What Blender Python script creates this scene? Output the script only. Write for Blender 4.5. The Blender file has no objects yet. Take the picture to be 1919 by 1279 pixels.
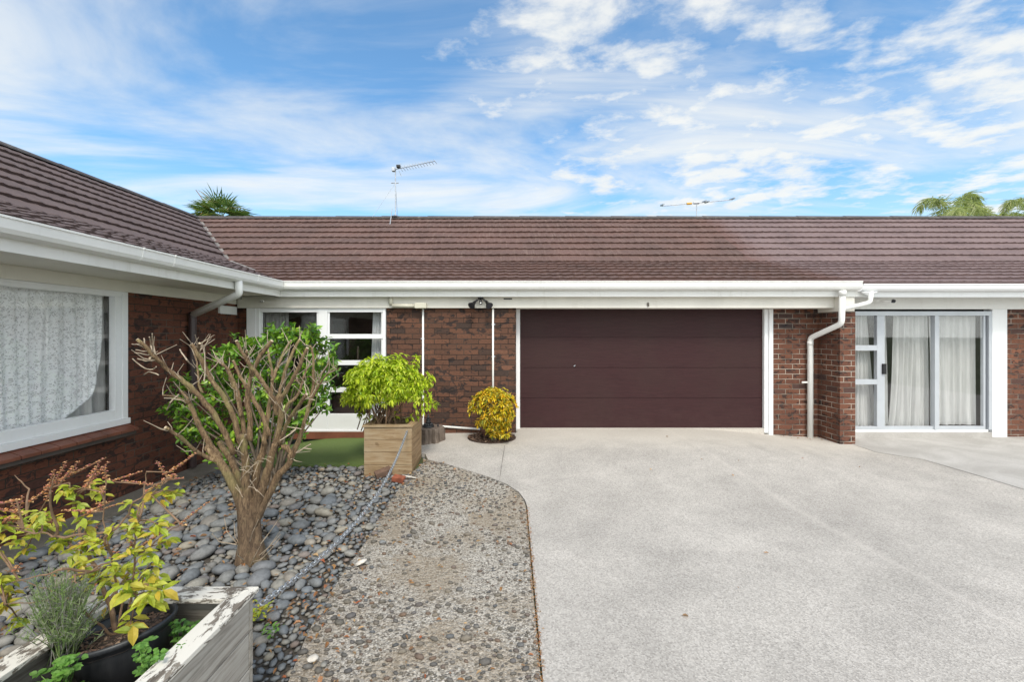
import bpy, bmesh, math, random
from mathutils import Vector, Matrix, Euler, noise
R = math.radians
random.seed(7)
SC = bpy.context.scene
COL = SC.collection
# ---------------------------------------------------------------- camera
F = 820.0; CX = 958.0; CY = 628.0; HC = 1.70
cam = bpy.data.objects.new('camera', bpy.data.cameras.new('camera'))
COL.objects.link(cam)
cam.location = (0, 0, HC); cam.rotation_euler = (R(90), 0, 0)
cam.data.sensor_width = 36; cam.data.lens = F / 1919 * 36
cam.data.shift_x = (959.5 - CX) / 1919; cam.data.shift_y = -(639.5 - CY) / 1919
cam.data.clip_start = 0.05; cam.data.clip_end = 2000
SC.camera = cam
# ---------------------------------------------------------------- light
SUN_EL, SUN_AZ = 52, 172      # azimuth measured from +Y (into the picture) clockwise
sd = bpy.data.lights.new('sun', 'SUN'); sd.energy = 1.7; sd.angle = R(14); sd.color = (1, .93, .83)
so = bpy.data.objects.new('sun', sd); COL.objects.link(so)
_d = Vector((math.sin(R(SUN_AZ)) * math.cos(R(SUN_EL)), math.cos(R(SUN_AZ)) * math.cos(R(SUN_EL)), math.sin(R(SUN_EL))))
so.rotation_euler = _d.to_track_quat('Z', 'Y').to_euler()
SC.view_settings.view_transform = 'Standard'; SC.view_settings.look = 'None'
SC.view_settings.gamma = 1; SC.view_settings.use_curve_mapping = False
SC.view_settings.exposure = 0.56
SC.cycles.max_bounces = 8; SC.cycles.transparent_max_bounces = 12
SC.cycles.use_denoising = True

class NT:
    """tiny node helper"""
    def __init__(s, tree): s.t = tree; s.n = tree.nodes; s.l = tree.links
    def add(s, typ, ins=None, **props):
        nd = s.n.new(typ)
        for k, v in props.items(): setattr(nd, k, v)
        for k, v in (ins or {}).items(): s.set(nd, k, v)
        return nd
    def set(s, nd, k, v):
        if isinstance(v, bpy.types.NodeSocket): s.l.new(v, nd.inputs[k])
        elif isinstance(v, bpy.types.Node): s.l.new(v.outputs[0], nd.inputs[k])
        else:
            sk = nd.inputs[k]
            if sk.type == 'RGBA' and len(v) == 3: v = (*v, 1)
            sk.default_value = v
    def math(s, op, a, b=0.0, c=None, clamp=False):
        nd = s.add('ShaderNodeMath', {0: a, 1: b}, operation=op, use_clamp=clamp)
        if c is not None: s.set(nd, 2, c)
        return nd.outputs[0]
    def vmath(s, op, a, b=(0, 0, 0)):
        return s.add('ShaderNodeVectorMath', {0: a, 1: b}, operation=op).outputs[0]
    def noise(s, vec, scale, detail=4, rough=.55, dist=0.0):
        return s.add('ShaderNodeTexNoise', {'Vector': vec, 'Scale': scale, 'Detail': detail, 'Roughness': rough, 'Distortion': dist}).outputs['Fac']
    def ramp(s, fac, stops, interp='LINEAR'):
        nd = s.add('ShaderNodeValToRGB', {'Fac': fac}); cr = nd.color_ramp; cr.interpolation = interp
        while len(cr.elements) < len(stops): cr.elements.new(.5)
        for e, (p, c) in zip(cr.elements, stops):
            e.position = p
            e.color = (*c, 1) if not isinstance(c, (int, float)) else (c, c, c, 1)
        return nd.outputs['Color']
    def mix(s, f, a, b, mode='MIX'):
        nd = s.add('ShaderNodeMix', data_type='RGBA', blend_type=mode)
        s.set(nd, 0, f); s.set(nd, 6, a); s.set(nd, 7, b)
        return nd.outputs[2]
    def mapr(s, v, a, b, c=0.0, d=1.0):
        return s.add('ShaderNodeMapRange', {0: v, 1: a, 2: b, 3: c, 4: d}, clamp=True, interpolation_type='SMOOTHSTEP').outputs[0]
    def scale(s, vec, sc): return s.add('ShaderNodeMapping', {'Vector': vec, 'Scale': sc}).outputs[0]
    def sep(s, vec): return s.add('ShaderNodeSeparateXYZ', {0: vec}).outputs
    def comb(s, x=0.0, y=0.0, z=0.0): return s.add('ShaderNodeCombineXYZ', {0: x, 1: y, 2: z}).outputs[0]

# ---------------------------------------------------------------- world: clear sky with layers of cloud
W = bpy.data.worlds.new('World'); SC.world = W; W.use_nodes = True
w = NT(W.node_tree); w.n.clear()
sky = w.add('ShaderNodeTexSky', sky_type='NISHITA', sun_disc=False, sun_elevation=R(SUN_EL), sun_rotation=R(SUN_AZ),
            air_density=1.0, dust_density=.6, ozone_density=2.0)
co = w.add('ShaderNodeTexCoord').outputs['Generated']
x, y, z = w.sep(co)
zz = w.math('ADD', w.math('MAXIMUM', z, 0.0), .06)
px = w.math('DIVIDE', x, zz); py = w.math('DIVIDE', y, zz)
pl = w.comb(px, py, 0.0)
# streaky high cloud
rot = w.add('ShaderNodeMapping', {'Vector': pl, 'Rotation': (0, 0, R(-38)), 'Scale': (.50, 1.15, 1)}).outputs[0]
c1 = w.noise(rot, 1.15, 8, .58, .9)
c1b = w.noise(pl, .55, 3, .5, 0)
cir = w.mapr(w.math('ADD', c1, w.math('MULTIPLY', w.math('SUBTRACT', c1b, .5), .8)), .33, .71, 0, .84)
# puffy broken cloud, upper right
pr = w.add('ShaderNodeMapping', {'Vector': pl, 'Rotation': (0, 0, R(25)), 'Scale': (1.0, 1.25, 1)}).outputs[0]
p1 = w.noise(pr, 4.4, 9, .60, .15)
p2 = w.noise(pl, 1.15, 3, .5, 0)
side = w.mapr(w.math('SUBTRACT', px, w.math('MULTIPLY', py, .16)), -1.0, .25)
side = w.math('MULTIPLY', side, w.mapr(py, 4.2, 2.3))
thr = w.math('ADD', p1, w.math('ADD', w.math('MULTIPLY', w.math('SUBTRACT', p2, .5), .62), w.math('MULTIPLY', w.math('SUBTRACT', side, 1.0), .30)))
puf = w.mapr(thr, .33, .66, 0, .92)
hz = w.math('MAXIMUM', w.mapr(z, .34, .04, .02, .48), w.mapr(y, .15, -.35, 0, .85))   # added unseen cloud behind the viewer, makes light in the shade less blue                       # paler towards the horizon
cl = w.math('MAXIMUM', cir, puf)
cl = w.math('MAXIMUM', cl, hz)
shade = w.noise(pl, 3.0, 4, .6)
skc = w.mix(1.0, sky, (.98, 1.44, 1.56), 'MULTIPLY')
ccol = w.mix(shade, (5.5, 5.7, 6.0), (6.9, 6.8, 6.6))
behind = w.mapr(y, .0, -.45, 1.0, 2.1)                  # unseen cloud behind the viewer, brightened to lift the shaded facade
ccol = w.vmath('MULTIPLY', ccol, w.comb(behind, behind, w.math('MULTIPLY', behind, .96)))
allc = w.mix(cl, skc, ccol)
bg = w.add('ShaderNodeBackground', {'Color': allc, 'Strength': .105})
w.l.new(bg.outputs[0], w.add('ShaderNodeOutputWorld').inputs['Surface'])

# ---------------------------------------------------------------- places
def sst(a, b, v):
    t = min(1, max(0, (v - a) / (b - a))); return t * t * (3 - 2 * t)
def gz(x, y):
    B = 1.0
    if x > 3: B = 1 - .7 * sst(3, 5.2, x)
    if x < -1: B = 1 - .4 * sst(-1, -2, x)
    if x < -2.8: B = .6 * (1 - sst(-2.8, -4.0, x))
    z = -.10 + .20 * sst(4, 7.1, y) * B - .06 * sst(-2.8, -4.2, x)
    d = max(abs(x), abs(y)); return z * (1 - sst(20, 40, d)) - .1 * sst(20, 40, d)
def P(px, py, Y): return Vector(((px - CX) * Y / F, Y, HC - (py - CY) * Y / F))
def G(px, py):
    z = -.1
    for _ in range(12):
        Y = F * (HC - z) / (py - CY); X = (px - CX) * Y / F; z = gz(X, Y)
    return (X, Y)

# ---------------------------------------------------------------- mesh helpers
class MB:
    def __init__(s): s.v = []; s.f = []
    def face(s, pts):
        b = len(s.v); s.v += [tuple(p) for p in pts]; s.f.append(tuple(range(b, b + len(pts)))); return s
    def box(s, x0, x1, y0, y1, z0, z1):
        b = len(s.v)
        for zz in (z0, z1):
            for q in ((x0, y0), (x1, y0), (x1, y1), (x0, y1)): s.v.append((q[0], q[1], zz))
        for f in ((0, 3, 2, 1), (4, 5, 6, 7), (0, 1, 5, 4), (1, 2, 6, 5), (2, 3, 7, 6), (3, 0, 4, 7)):
            s.f.append(tuple(b + i for i in f))
        return s
    def tube(s, pts, r, n=8, caps=True):
        pts = [Vector(p) for p in pts]; m = len(pts)
        rs = r if isinstance(r, (list, tuple)) else [r] * m
        b = len(s.v); up = None
        for i, p in enumerate(pts):
            t = (pts[min(i + 1, m - 1)] - pts[max(i - 1, 0)])
            if t.length < 1e-9: t = Vector((0, 0, 1))
            t.normalize()
            if up is None:
                up = Vector((0, 0, 1)) if abs(t.z) < .9 else Vector((1, 0, 0))
            a = t.cross(up)
            if a.length < 1e-4: a = t.cross(Vector((1, 0, 0)))
            a.normalize(); c = a.cross(t).normalized(); up = c
            # mitre: widen at bends
            k = 1.0
            if 0 < i < m - 1:
                d1 = (p - pts[i - 1]).normalized(); d2 = (pts[i + 1] - p).normalized()
                k = 1 / max(.6, math.sqrt(max(.36, (1 + d1.dot(d2)) / 2)))
            for j in range(n):
                an = 2 * math.pi * j / n
                s.v.append(tuple(p + (a * math.cos(an) + c * math.sin(an)) * rs[i] * k))
        for i in range(m - 1):
            for j in range(n):
                s.f.append((b + i * n + j, b + i * n + (j + 1) % n, b + (i + 1) * n + (j + 1) % n, b + (i + 1) * n + j))
        if caps:
            s.f.append(tuple(b + j for j in range(n))[::-1]); s.f.append(tuple(b + (m - 1) * n + j for j in range(n)))
        return s
    def loft(s, rings, close=True, caps=False):
        b = len(s.v); n = len(rings[0])
        for rg in rings: s.v += [tuple(p) for p in rg]
        for i in range(len(rings) - 1):
            for j in range(n if close else n - 1):
                s.f.append((b + i * n + j, b + i * n + (j + 1) % n, b + (i + 1) * n + (j + 1) % n, b + (i + 1) * n + j))
        if caps:
            s.f.append(tuple(b + j for j in range(n))[::-1]); s.f.append(tuple(b + (len(rings) - 1) * n + j for j in range(n)))
        return s
    def lathe(s, prof, c, n=24, sx=1, sy=1, caps=True, jit=None):
        rings = []
        for r, z in prof:
            rings.append([(c[0] + r * sx * math.cos(2 * math.pi * j / n) * (jit(j, z) if jit else 1), c[1] + r * sy * math.sin(2 * math.pi * j / n) * (jit(j, z) if jit else 1), c[2] + z) for j in range(n)])
        return s.loft(rings, True, caps)
    def grid(s, fn, nu, nv):
        b = len(s.v)
        for i in range(nv + 1):
            for j in range(nu + 1): s.v.append(tuple(fn(j / nu, i / nv)))
        for i in range(nv):
            for j in range(nu):
                a = b + i * (nu + 1) + j; s.f.append((a, a + 1, a + nu + 2, a + nu + 1))
        return s
    def leaf(s, p, d, nrm, L, wd, fold=.25, droop=.15):
        p = Vector(p); d = Vector(d).normalized(); sd_ = d.cross(nrm)
        if sd_.length < 1e-4: sd_ = d.cross(Vector((1, .3, .2)))
        sd_.normalize(); n2 = sd_.cross(d).normalized()
        b = len(s.v)
        m = p + d * L * .5
        m2 = p + d * L * .28
        s.v += [tuple(p), tuple(m2 + sd_ * wd * .42 + n2 * wd * fold * .6), tuple(m + n2 * 0 - n2 * L * droop * .25), tuple(m2 - sd_ * wd * .42 + n2 * wd * fold * .6),
                tuple(p + d * L * .66 + sd_ * wd * .4 + n2 * (wd * fold - L * droop * .4)), tuple(p + d * L * .66 - sd_ * wd * .4 + n2 * (wd * fold - L * droop * .4)),
                tuple(p + d * L - n2 * L * droop)]
        for f in ((0, 1, 2), (0, 2, 3), (1, 4, 2), (3, 2, 5), (2, 4, 6), (2, 6, 5)): s.f.append(tuple(b + i for i in f))
        return s
    def build(s, name, mat, parent=None, smooth=False, bevel=0, label=None):
        me = bpy.data.meshes.new(name); me.from_pydata(s.v, [], s.f); me.validate(); me.update()
        return obj(name, me, mat, parent, smooth, bevel, label)
def obj(name, me, mat, parent=None, smooth=False, bevel=0, label=None):
    me.materials.append(mat)
    if smooth:
        for p in me.polygons: p.use_smooth = True
    o = bpy.data.objects.new(name, me); COL.objects.link(o)
    if parent: o.parent = parent; o.matrix_parent_inverse = parent_inv(parent)
    if bevel:
        m = o.modifiers.new('bevel', 'BEVEL'); m.width = bevel; m.segments = 2; m.limit_method = 'ANGLE'
    if label: o['label'] = label
    return o
def parent_inv(p):      # children are modelled in world coordinates
    return Matrix.Translation(-Vector(p.location)) if p.type == 'EMPTY' else Matrix.Identity(4)
def thing(name, label, cat, loc=(0, 0, 0), group=None):
    o = bpy.data.objects.new(name, None); COL.objects.link(o); o.location = loc; o.empty_display_size = .1
    o['label'] = label; o['category'] = cat
    if group: o['group'] = group
    return o
def tag(o, label=None, cat=None, group=None, kind=None):
    if label: o['label'] = label
    if cat: o['category'] = cat
    if group: o['group'] = group
    if kind: o['kind'] = kind
    return o
def setting(o): o['kind'] = 'structure'; return o
def sheet(name, poly, off, mat, skirt=.05, step=.3, parent=None):
    """a polygon of ground, following the fall of the ground, with a real edge"""
    bm = bmesh.new()
    f = bm.faces.new([bm.verts.new((p[0], p[1], 0)) for p in poly])
    bmesh.ops.recalc_face_normals(bm, faces=bm.faces)
    if f.normal.z < 0: bmesh.ops.reverse_faces(bm, faces=[f])
    bmesh.ops.triangulate(bm, faces=bm.faces[:])
    xs = [p[0] for p in poly]; ys = [p[1] for p in poly]
    for ax, lo, hi in ((0, min(xs), max(xs)), (1, min(ys), max(ys))):
        c = math.ceil(lo / step) * step
        while c < hi:
            co_ = (c, 0, 0) if ax == 0 else (0, c, 0); no = (1, 0, 0) if ax == 0 else (0, 1, 0)
            bmesh.ops.bisect_plane(bm, geom=bm.verts[:] + bm.edges[:] + bm.faces[:], plane_co=co_, plane_no=no)
            c += step
    for v in bm.verts: v.co.z = gz(v.co.x, v.co.y) + off
    if skirt:
        be = [e for e in bm.edges if e.is_boundary]
        r = bmesh.ops.extrude_edge_only(bm, edges=be)
        for v in [g for g in r['geom'] if isinstance(g, bmesh.types.BMVert)]: v.co.z -= skirt
    me = bpy.data.meshes.new(name); bm.to_mesh(me); bm.free()
    return obj(name, me, mat, parent)
def inpoly(x, y, poly):
    c = False; j = len(poly) - 1
    for i in range(len(poly)):
        xi, yi = poly[i]; xj, yj = poly[j]
        if (yi > y) != (yj > y) and x < (xj - xi) * (y - yi) / (yj - yi) + xi: c = not c
        j = i
    return c

# ---------------------------------------------------------------- materials
def new_mat(name):
    m = bpy.data.materials.new(name); m.use_nodes = True; t = NT(m.node_tree); t.n.clear()
    out = t.add('ShaderNodeOutputMaterial'); pb = t.add('ShaderNodeBsdfPrincipled')
    t.l.new(pb.outputs[0], out.inputs[0])
    t.pb = pb; t.out = out; t.pos = t.add('ShaderNodeNewGeometry').outputs['Position']
    return m, t
def bump(t, h, strength=.4, dist=.01):
    t.set(t.pb, 'Normal', t.add('ShaderNodeBump', {'Height': h, 'Strength': strength, 'Distance': dist}).outputs[0])
def plain(name, col, rough=.5, vary=.12, scale=3.0, metal=0.0, bmp=0.0, bscale=60, dirt=None):
    m, t = new_mat(name)
    n = t.noise(t.pos, scale, 5, .6)
    c = t.mix(t.mapr(n, .3, .7), tuple(v * (1 - vary) for v in col), tuple(min(1, v * (1 + vary)) for v in col))
    if dirt:
        dn = t.mapr(t.math('ADD', t.math('MULTIPLY', t.noise(t.scale(t.pos, (4, 4, .5)), 4, 6, .7), .5), t.math('MULTIPLY', t.noise(t.pos, 1.6, 5, .7), .5)), .50, .72, 0, dirt[1] * 1.3)
        c = t.mix(dn, c, dirt[0])
    t.set(t.pb, 'Base Color', c); t.set(t.pb, 'Roughness', rough); t.set(t.pb, 'Metallic', metal)
    if bmp: bump(t, t.noise(t.pos, bscale, 3), bmp, .004)
    return m
def island_mat(name, cols, rough=.6, trans=0.0, bmp=0.0, bscale=40, spec=.5, nvar=.25, bright=1.0):
    """colour differs from leaf to leaf / pebble to pebble"""
    m, t = new_mat(name)
    g = t.add('ShaderNodeNewGeometry').outputs['Random Per Island']
    st = [(i / max(1, len(cols) - 1), c) for i, c in enumerate(cols)]
    c = t.ramp(g, st)
    n = t.noise(t.pos, bscale, 4, .6)
    c = t.mix(1.0, c, t.ramp(n, [(.25, (1 - nvar) * bright), (.75, (1 + nvar) * bright)]), 'MULTIPLY')
    t.set(t.pb, 'Base Color', c); t.set(t.pb, 'Roughness', rough); t.set(t.pb, 'Specular IOR Level', spec)
    if bmp: bump(t, n, bmp, .004)
    if trans:
        tr = t.add('ShaderNodeBsdfTranslucent', {'Color': t.mix(1.0, c, (1.1, 1.15, .6), 'MULTIPLY')})
        mx = t.add('ShaderNodeMixShader', {0: trans, 1: t.pb, 2: tr})
        t.l.new(mx.outputs[0], t.out.inputs[0])
    return m
def brick_mat(name, c1, c2, c3, mortar, mort=.007, blotch=.5):
    m, t = new_mat(name)
    x, y, z = t.sep(t.pos)
    v = t.comb(t.math('ADD', x, y), z, 0.0)
    wob = t.noise(v, 9, 2)
    v = t.vmath('ADD', v, t.comb(0.0, t.math('MULTIPLY', t.math('SUBTRACT', wob, .5), .006), 0.0))
    def bt(a, b, mo):
        nd = t.add('ShaderNodeTexBrick', {'Vector': v, 'Color1': a, 'Color2': b, 'Mortar': mo, 'Scale': 1.0, 'Mortar Size': mort, 'Mortar Smooth': .25,
                                          'Bias': 0.0, 'Brick Width': .24, 'Row Height': .086}, offset=.5)
        return nd
    b1 = bt((0, 0, 0), (1, 1, 1), (0, 0, 0))
    col = t.ramp(b1.outputs['Color'], [(0, c3), (.13, c1), (.6, c2), (.85, c1), (1, tuple(q * 1.25 for q in c2))])
    # fired-in flashing, streaks and dark patches inside a brick
    st = t.noise(t.scale(v, (1, 2.6, 1)), 26, 4, .65)
    col = t.mix(1.0, col, t.ramp(st, [(.3, .72), (.7, 1.25)]), 'MULTIPLY')
    bl = t.noise(t.scale(v, (1, 1.5, 1)), 8.0, 4, .6, .5)
    bl2 = t.noise(v, 1.7, 2, .5)
    tint = t.sep(b1.outputs['Color'])[0]
    bf = t.mapr(t.math('ADD', bl, t.math('ADD', t.math('MULTIPLY', tint, .10), t.math('MULTIPLY', bl2, .24))), .715, .77, 0, blotch)
    col = t.mix(bf, col, (.022, .020, .021))
    fac = b1.outputs['Fac']
    mor = t.mix(t.mapr(t.noise(v, 2.2, 4), .35, .62), mortar, tuple(q * .22 for q in mortar))
    col = t.mix(fac, col, mor)
    t.set(t.pb, 'Base Color', col); t.set(t.pb, 'Roughness', .82); t.set(t.pb, 'Specular IOR Level', .25)
    h = t.math('ADD', t.math('MULTIPLY', fac, -1.0), t.math('MULTIPLY', t.noise(v, 60, 5, .7), .35))
    h = t.math('SUBTRACT', h, t.math('MULTIPLY', bf, .5))
    bump(t, h, .9, .006)
    return m
def timber_mat(name, base, dark, pale, ax, peel=None, rough=.8):
    """ax: axis the grain runs along"""
    m, t = new_mat(name)
    sc = [26, 26, 26]; sc[ax] = 1.6
    g = t.noise(t.scale(t.pos, tuple(sc)), 1.6, 7, .65, .6)
    big = t.noise(t.pos, 4.5, 4, .6)
    c = t.ramp(g, [(.28, dark), (.5, base), (.72, pale)])
    c = t.mix(t.mapr(big, .45, .72, 0, .55), c, tuple(q * .9 for q in pale))
    kn = t.noise(t.scale(t.pos, (7, 7, 9)), 1.0, 1)
    c = t.mix(t.mapr(kn, .70, .76, 0, .7), c, dark)
    if peel:
        gs_ = [1.5, 1.5, 1.5]; gs_[ax] = .55
        pn = t.noise(t.scale(t.pos, tuple(gs_)), 17, 10, .75, .5); pn2 = t.noise(t.pos, 5, 3, .5)
        pf = t.mapr(t.math('ADD', pn, t.math('MULTIPLY', t.math('SUBTRACT', pn2, .5), .5)), peel[1], peel[1] + .035)
        c = t.mix(pf, c, peel[0])
        bump(t, t.math('ADD', pf, t.math('MULTIPLY', g, .5)), .5, .003)
    else: bump(t, g, .6, .003)
    t.set(t.pb, 'Base Color', c); t.set(t.pb, 'Roughness', rough)
    return m
def glass_mat(name, tint=(1, 1, 1), refl=.055):
    m, t = new_mat(name)
    gl = t.add('ShaderNodeBsdfGlossy', {'Color': (1, 1, 1), 'Roughness': .02})
    tr = t.add('ShaderNodeBsdfTransparent', {'Color': tint})
    fc_ = t.add('ShaderNodeLayerWeight', {'Blend': .5}).outputs['Facing']
    fr = t.math('MULTIPLY_ADD', t.math('POWER', fc_, 5.0), .9, refl, clamp=True)
    t.l.new(t.add('ShaderNodeMixShader', {0: fr, 1: tr, 2: gl}).outputs[0], t.out.inputs[0])
    return m
def cloth_mat(name, col, trans=.35, stripes=0):
    m, t = new_mat(name)
    n = t.noise(t.scale(t.pos, (14, 14, 1.2)), 2, 3)
    c = t.mix(t.mapr(n, .3, .7), tuple(q * .86 for q in col), col)
    t.set(t.pb, 'Base Color', c); t.set(t.pb, 'Roughness', .9)
    tr = t.add('ShaderNodeBsdfTranslucent', {'Color': c})
    t.l.new(t.add('ShaderNodeMixShader', {0: trans, 1: t.pb, 2: tr}).outputs[0], t.out.inputs[0])
    return m
M = {}
M['white'] = plain('white_paint', (.80, .80, .78), .45, .03, 2, dirt=((.42, .40, .32), .25))
M['white2'] = plain('white_trim', (.84, .85, .86), .4, .02, 2, dirt=((.5, .5, .46), .12))
M['cream'] = plain('cream_soffit', (.72, .69, .61), .6, .05, 2, dirt=((.46, .42, .28), .35))
M['frieze'] = plain('painted_board', (.74, .715, .655), .55, .05, 2.5, dirt=((.52, .48, .40), .22))
M['pvc'] = plain('white_plastic', (.82, .82, .80), .3, .03, 3, dirt=((.5, .48, .4), .2))
M['pvc_cream'] = plain('cream_plastic', (.62, .60, .50), .45, .05, 3)
M['brown_pipe'] = plain('brown_plastic', (.055, .035, .035), .4, .15, 6)
M['alu'] = plain('painted_aluminium', (.50, .53, .57), .35, .04, 4, metal=.2)
M['brickA'] = brick_mat('dark_joint_brick', (.098, .050, .034), (.140, .066, .042), (.055, .037, .031), (.060, .050, .044), .005, .80)
M['brickL'] = brick_mat('wing_brick', (.112, .044, .029), (.152, .058, .036), (.065, .034, .028), (.12, .10, .08), .005, .75)
M['brickR'] = brick_mat('light_joint_brick', (.120, .052, .036), (.165, .070, .043), (.060, .042, .040), (.42, .37, .31), .006, .75)
M['black'] = plain('black_plastic', (.012, .012, .013), .35, .2)
M['dark'] = plain('dark_interior', (.085, .072, .068), .9, .3)
M['glass'] = glass_mat('window_glass')
M['glassL'] = glass_mat('wing_window_glass', (1, 1, 1), .045)
M['curt'] = cloth_mat('pale_curtain', (.68, .69, .68), .2)
M['net'] = cloth_mat('white_net', (.85, .88, .90), .4)
M['greycurt'] = cloth_mat('grey_curtain', (.40, .40, .40), .2)
M['galv'] = plain('galvanised_steel', (.46, .49, .53), .38, .2, 12, metal=.7)
M['tile'] = plain('terracotta_sill', (.20, .070, .042), .5, .18, 5, dirt=((.08, .05, .045), .4))
M['soil'] = plain('potting_soil', (.055, .038, .028), .95, .5, 40, bmp=.8, bscale=90)
M['pot'] = plain('black_pot', (.028, .030, .034), .42, .2, 8, dirt=((.12, .12, .12), .25))
M['terra'] = plain('terracotta_pot', (.16, .075, .055), .7, .2, 8)
M['leafdead'] = island_mat('dead_leaf', [(.30, .13, .05), (.42, .24, .10), (.20, .11, .06), (.52, .36, .20), (.36, .10, .04)], .8, .2)
# garage door
m, t = new_mat('maroon_door')
g = t.noise(t.scale(t.pos, (2.2, 1, 34)), 2.2, 6, .62, .9)
g2 = t.noise(t.pos, 1.2, 2)
c = t.mix(t.mapr(g, .3, .75), (.032, .0110, .0125), (.046, .0165, .0180))
c = t.mix(t.mapr(g2, .35, .7, 0, .35), c, (.042, .0235, .0200))
dz_ = t.sep(t.pos)[2]; du_ = t.math('MULTIPLY', t.mapr(dz_, .75, .08), t.mapr(t.noise(t.pos, 7, 6, .7), .35, .75))
c = t.mix(t.math('MULTIPLY', du_, .07), c, (.14, .10, .085))
t.set(t.pb, 'Base Color', c); t.set(t.pb, 'Roughness', .55); t.set(t.pb, 'Specular IOR Level', .25); bump(t, g, .4, .003); M['door'] = m
# roof tiles
def roof_mat(name, base, streak, pale, ax, fade=None):
    m, t = new_mat(name)
    n1 = t.noise(t.pos, 140, 3, .7); n2 = t.noise(t.pos, 1.1, 5, .6)
    sc = [24, 24, 24]; sc[1 - ax] = 1.6; sc[2] = 1.6
    n3 = t.noise(t.scale(t.pos, tuple(sc)), 1.0, 5, .6)
    c = t.mix(t.mapr(n2, .3, .7), base, streak)
    if fade:        # weathering creeps over the boundary between the two roofs
        xx_ = t.math('ADD', t.sep(t.pos)[0], t.math('MULTIPLY', t.math('SUBTRACT', t.noise(t.pos, 1.6, 5, .65), .5), .9))
        c = t.mix(t.mapr(xx_, 5.05, 5.75), fade, c)
    c = t.mix(t.mapr(n3, .48, .8, 0, .45), c, pale)
    c = t.mix(1.0, c, t.ramp(n1, [(.3, .62), (.7, 1.45)]), 'MULTIPLY')
    gr = t.noise(t.scale(t.pos, (2.2, 2.2, 2.2)), 1.0, 7, .7, .4)
    c = t.mix(t.mapr(gr, .52, .66, 0, .35), c, tuple(q * .55 for q in base))
    li = t.noise(t.pos, 55, 2, .5)
    c = t.mix(t.mapr(li, .76, .80, 0, .7), c, (.42, .40, .34))
    t.set(t.pb, 'Base Color', c); t.set(t.pb, 'Roughness', .72); bump(t, n1, .5, .004)
    return m
M['roofA'] = roof_mat('brown_roof_tiles', (.136, .076, .062), (.104, .062, .052), (.25, .175, .148), 0)
M['roofB'] = roof_mat('greyed_roof_tiles', (.185, .128, .124), (.150, .102, .100), (.26, .20, .19), 0, (.135, .074, .062))
M['roofL'] = roof_mat('wing_roof_tiles', (.115, .080, .074), (.095, .066, .061), (.18, .14, .13), 1)  # greyer, darker look of the angled wing slope is put into the colour
M['ridge'] = plain('ridge_metal', (.075, .062, .058), .6, .2, 4, dirt=((.3, .3, .27), .3))
M['valley'] = plain('valley_metal', (.20, .18, .165), .6, .3, 6, dirt=((.55, .55, .5), .5))
# grounds
m, t = new_mat('driveway_concrete')
vo = t.add('ShaderNodeTexVoronoi', {'Vector': t.pos, 'Scale': 105.0}, feature='F1')
sp = t.add('ShaderNodeTexWhiteNoise', {'Vector': vo.outputs['Position']}).outputs['Value']
big = t.noise(t.pos, .8, 5, .6, .4); mid = t.noise(t.pos, 3.2, 5, .65); str_ = t.noise(t.scale(t.pos, (.45, 1.3, 1)), 1.2, 4, .6, .8)
c = t.ramp(sp, [(0, (.17, .165, .16)), (.18, (.32, .31, .30)), (.6, (.46, .45, .435)), (1, (.66, .65, .63))])
c = t.mix(.55, c, (.430, .414, .395))
stn = t.noise(t.pos, .45, 6, .68, 1.2)
c = t.mix(t.mapr(stn, .56, .70, 0, .28), c, (.27, .255, .235))
spt = t.noise(t.pos, 9, 2, .5)
c = t.mix(t.mapr(spt, .77, .80, 0, .45), c, (.22, .20, .18))
c = t.mix(1.0, c, t.ramp(big, [(.3, .84), (.7, 1.10)]), 'MULTIPLY')
c = t.mix(1.0, c, t.ramp(mid, [(.3, .90), (.7, 1.06)]), 'MULTIPLY')
c = t.mix(t.mapr(str_, .60, .72, 0, .30), c, (.60, .575, .55))
sx, sy, sz = t.sep(t.pos)
_a, _b = G(1310, 838), G(1919, 1185); _L = math.hypot(_b[0] - _a[0], _b[1] - _a[1]); _nx, _ny = (_b[1] - _a[1]) / _L, -(_b[0] - _a[0]) / _L
ds = t.math('ADD', t.math('MULTIPLY', sx, _nx), t.math('MULTIPLY', sy, _ny)); ds = t.math('SUBTRACT', ds, _a[0] * _nx + _a[1] * _ny)
ds = t.math('ABSOLUTE', t.math('ADD', ds, t.math('MULTIPLY', t.math('SUBTRACT', mid, .5), .12)))
c = t.mix(t.mapr(ds, .07, .0, 0, .20), c, (.60, .575, .55))
far = t.mapr(t.math('ADD', sy, t.math('MULTIPLY', mid, .8)), 6.4, 7.3, 0, .55)
c = t.mix(far, c, (.56, .54, .50))                    # paler, less speckled band along the house
t.set(t.pb, 'Base Color', c); t.set(t.pb, 'Roughness', .85); bump(t, vo.outputs['Distance'], .35, .006); M['drive'] = m
t.set(t.pb, 'Base Color', t.mix(1.0, c, (1.0, .965, .925), 'MULTIPLY'))
m, t = new_mat('patio_concrete')
n = t.noise(t.pos, 1.3, 6, .65, .6); f = t.noise(t.pos, 70, 3)
c = t.mix(t.mapr(n, .35, .7), (.36, .342, .32), (.47, .452, .43)); c = t.mix(1.0, c, t.ramp(f, [(.3, .9), (.7, 1.1)]), 'MULTIPLY')
t.set(t.pb, 'Base Color', c); t.set(t.pb, 'Roughness', .8); M['patio'] = m
m, t = new_mat('path_concrete')
n = t.noise(t.pos, 2.0, 6, .7, .4); f = t.noise(t.pos, 120, 3)
c = t.mix(t.mapr(n, .3, .7), (.17, .15, .12), (.27, .245, .21)); c = t.mix(1.0, c, t.ramp(f, [(.3, .75), (.7, 1.25)]), 'MULTIPLY')
t.set(t.pb, 'Base Color', c); t.set(t.pb, 'Roughness', .9); bump(t, f, .5, .003); M['path'] = m
m, t = new_mat('exposed_aggregate')
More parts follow.
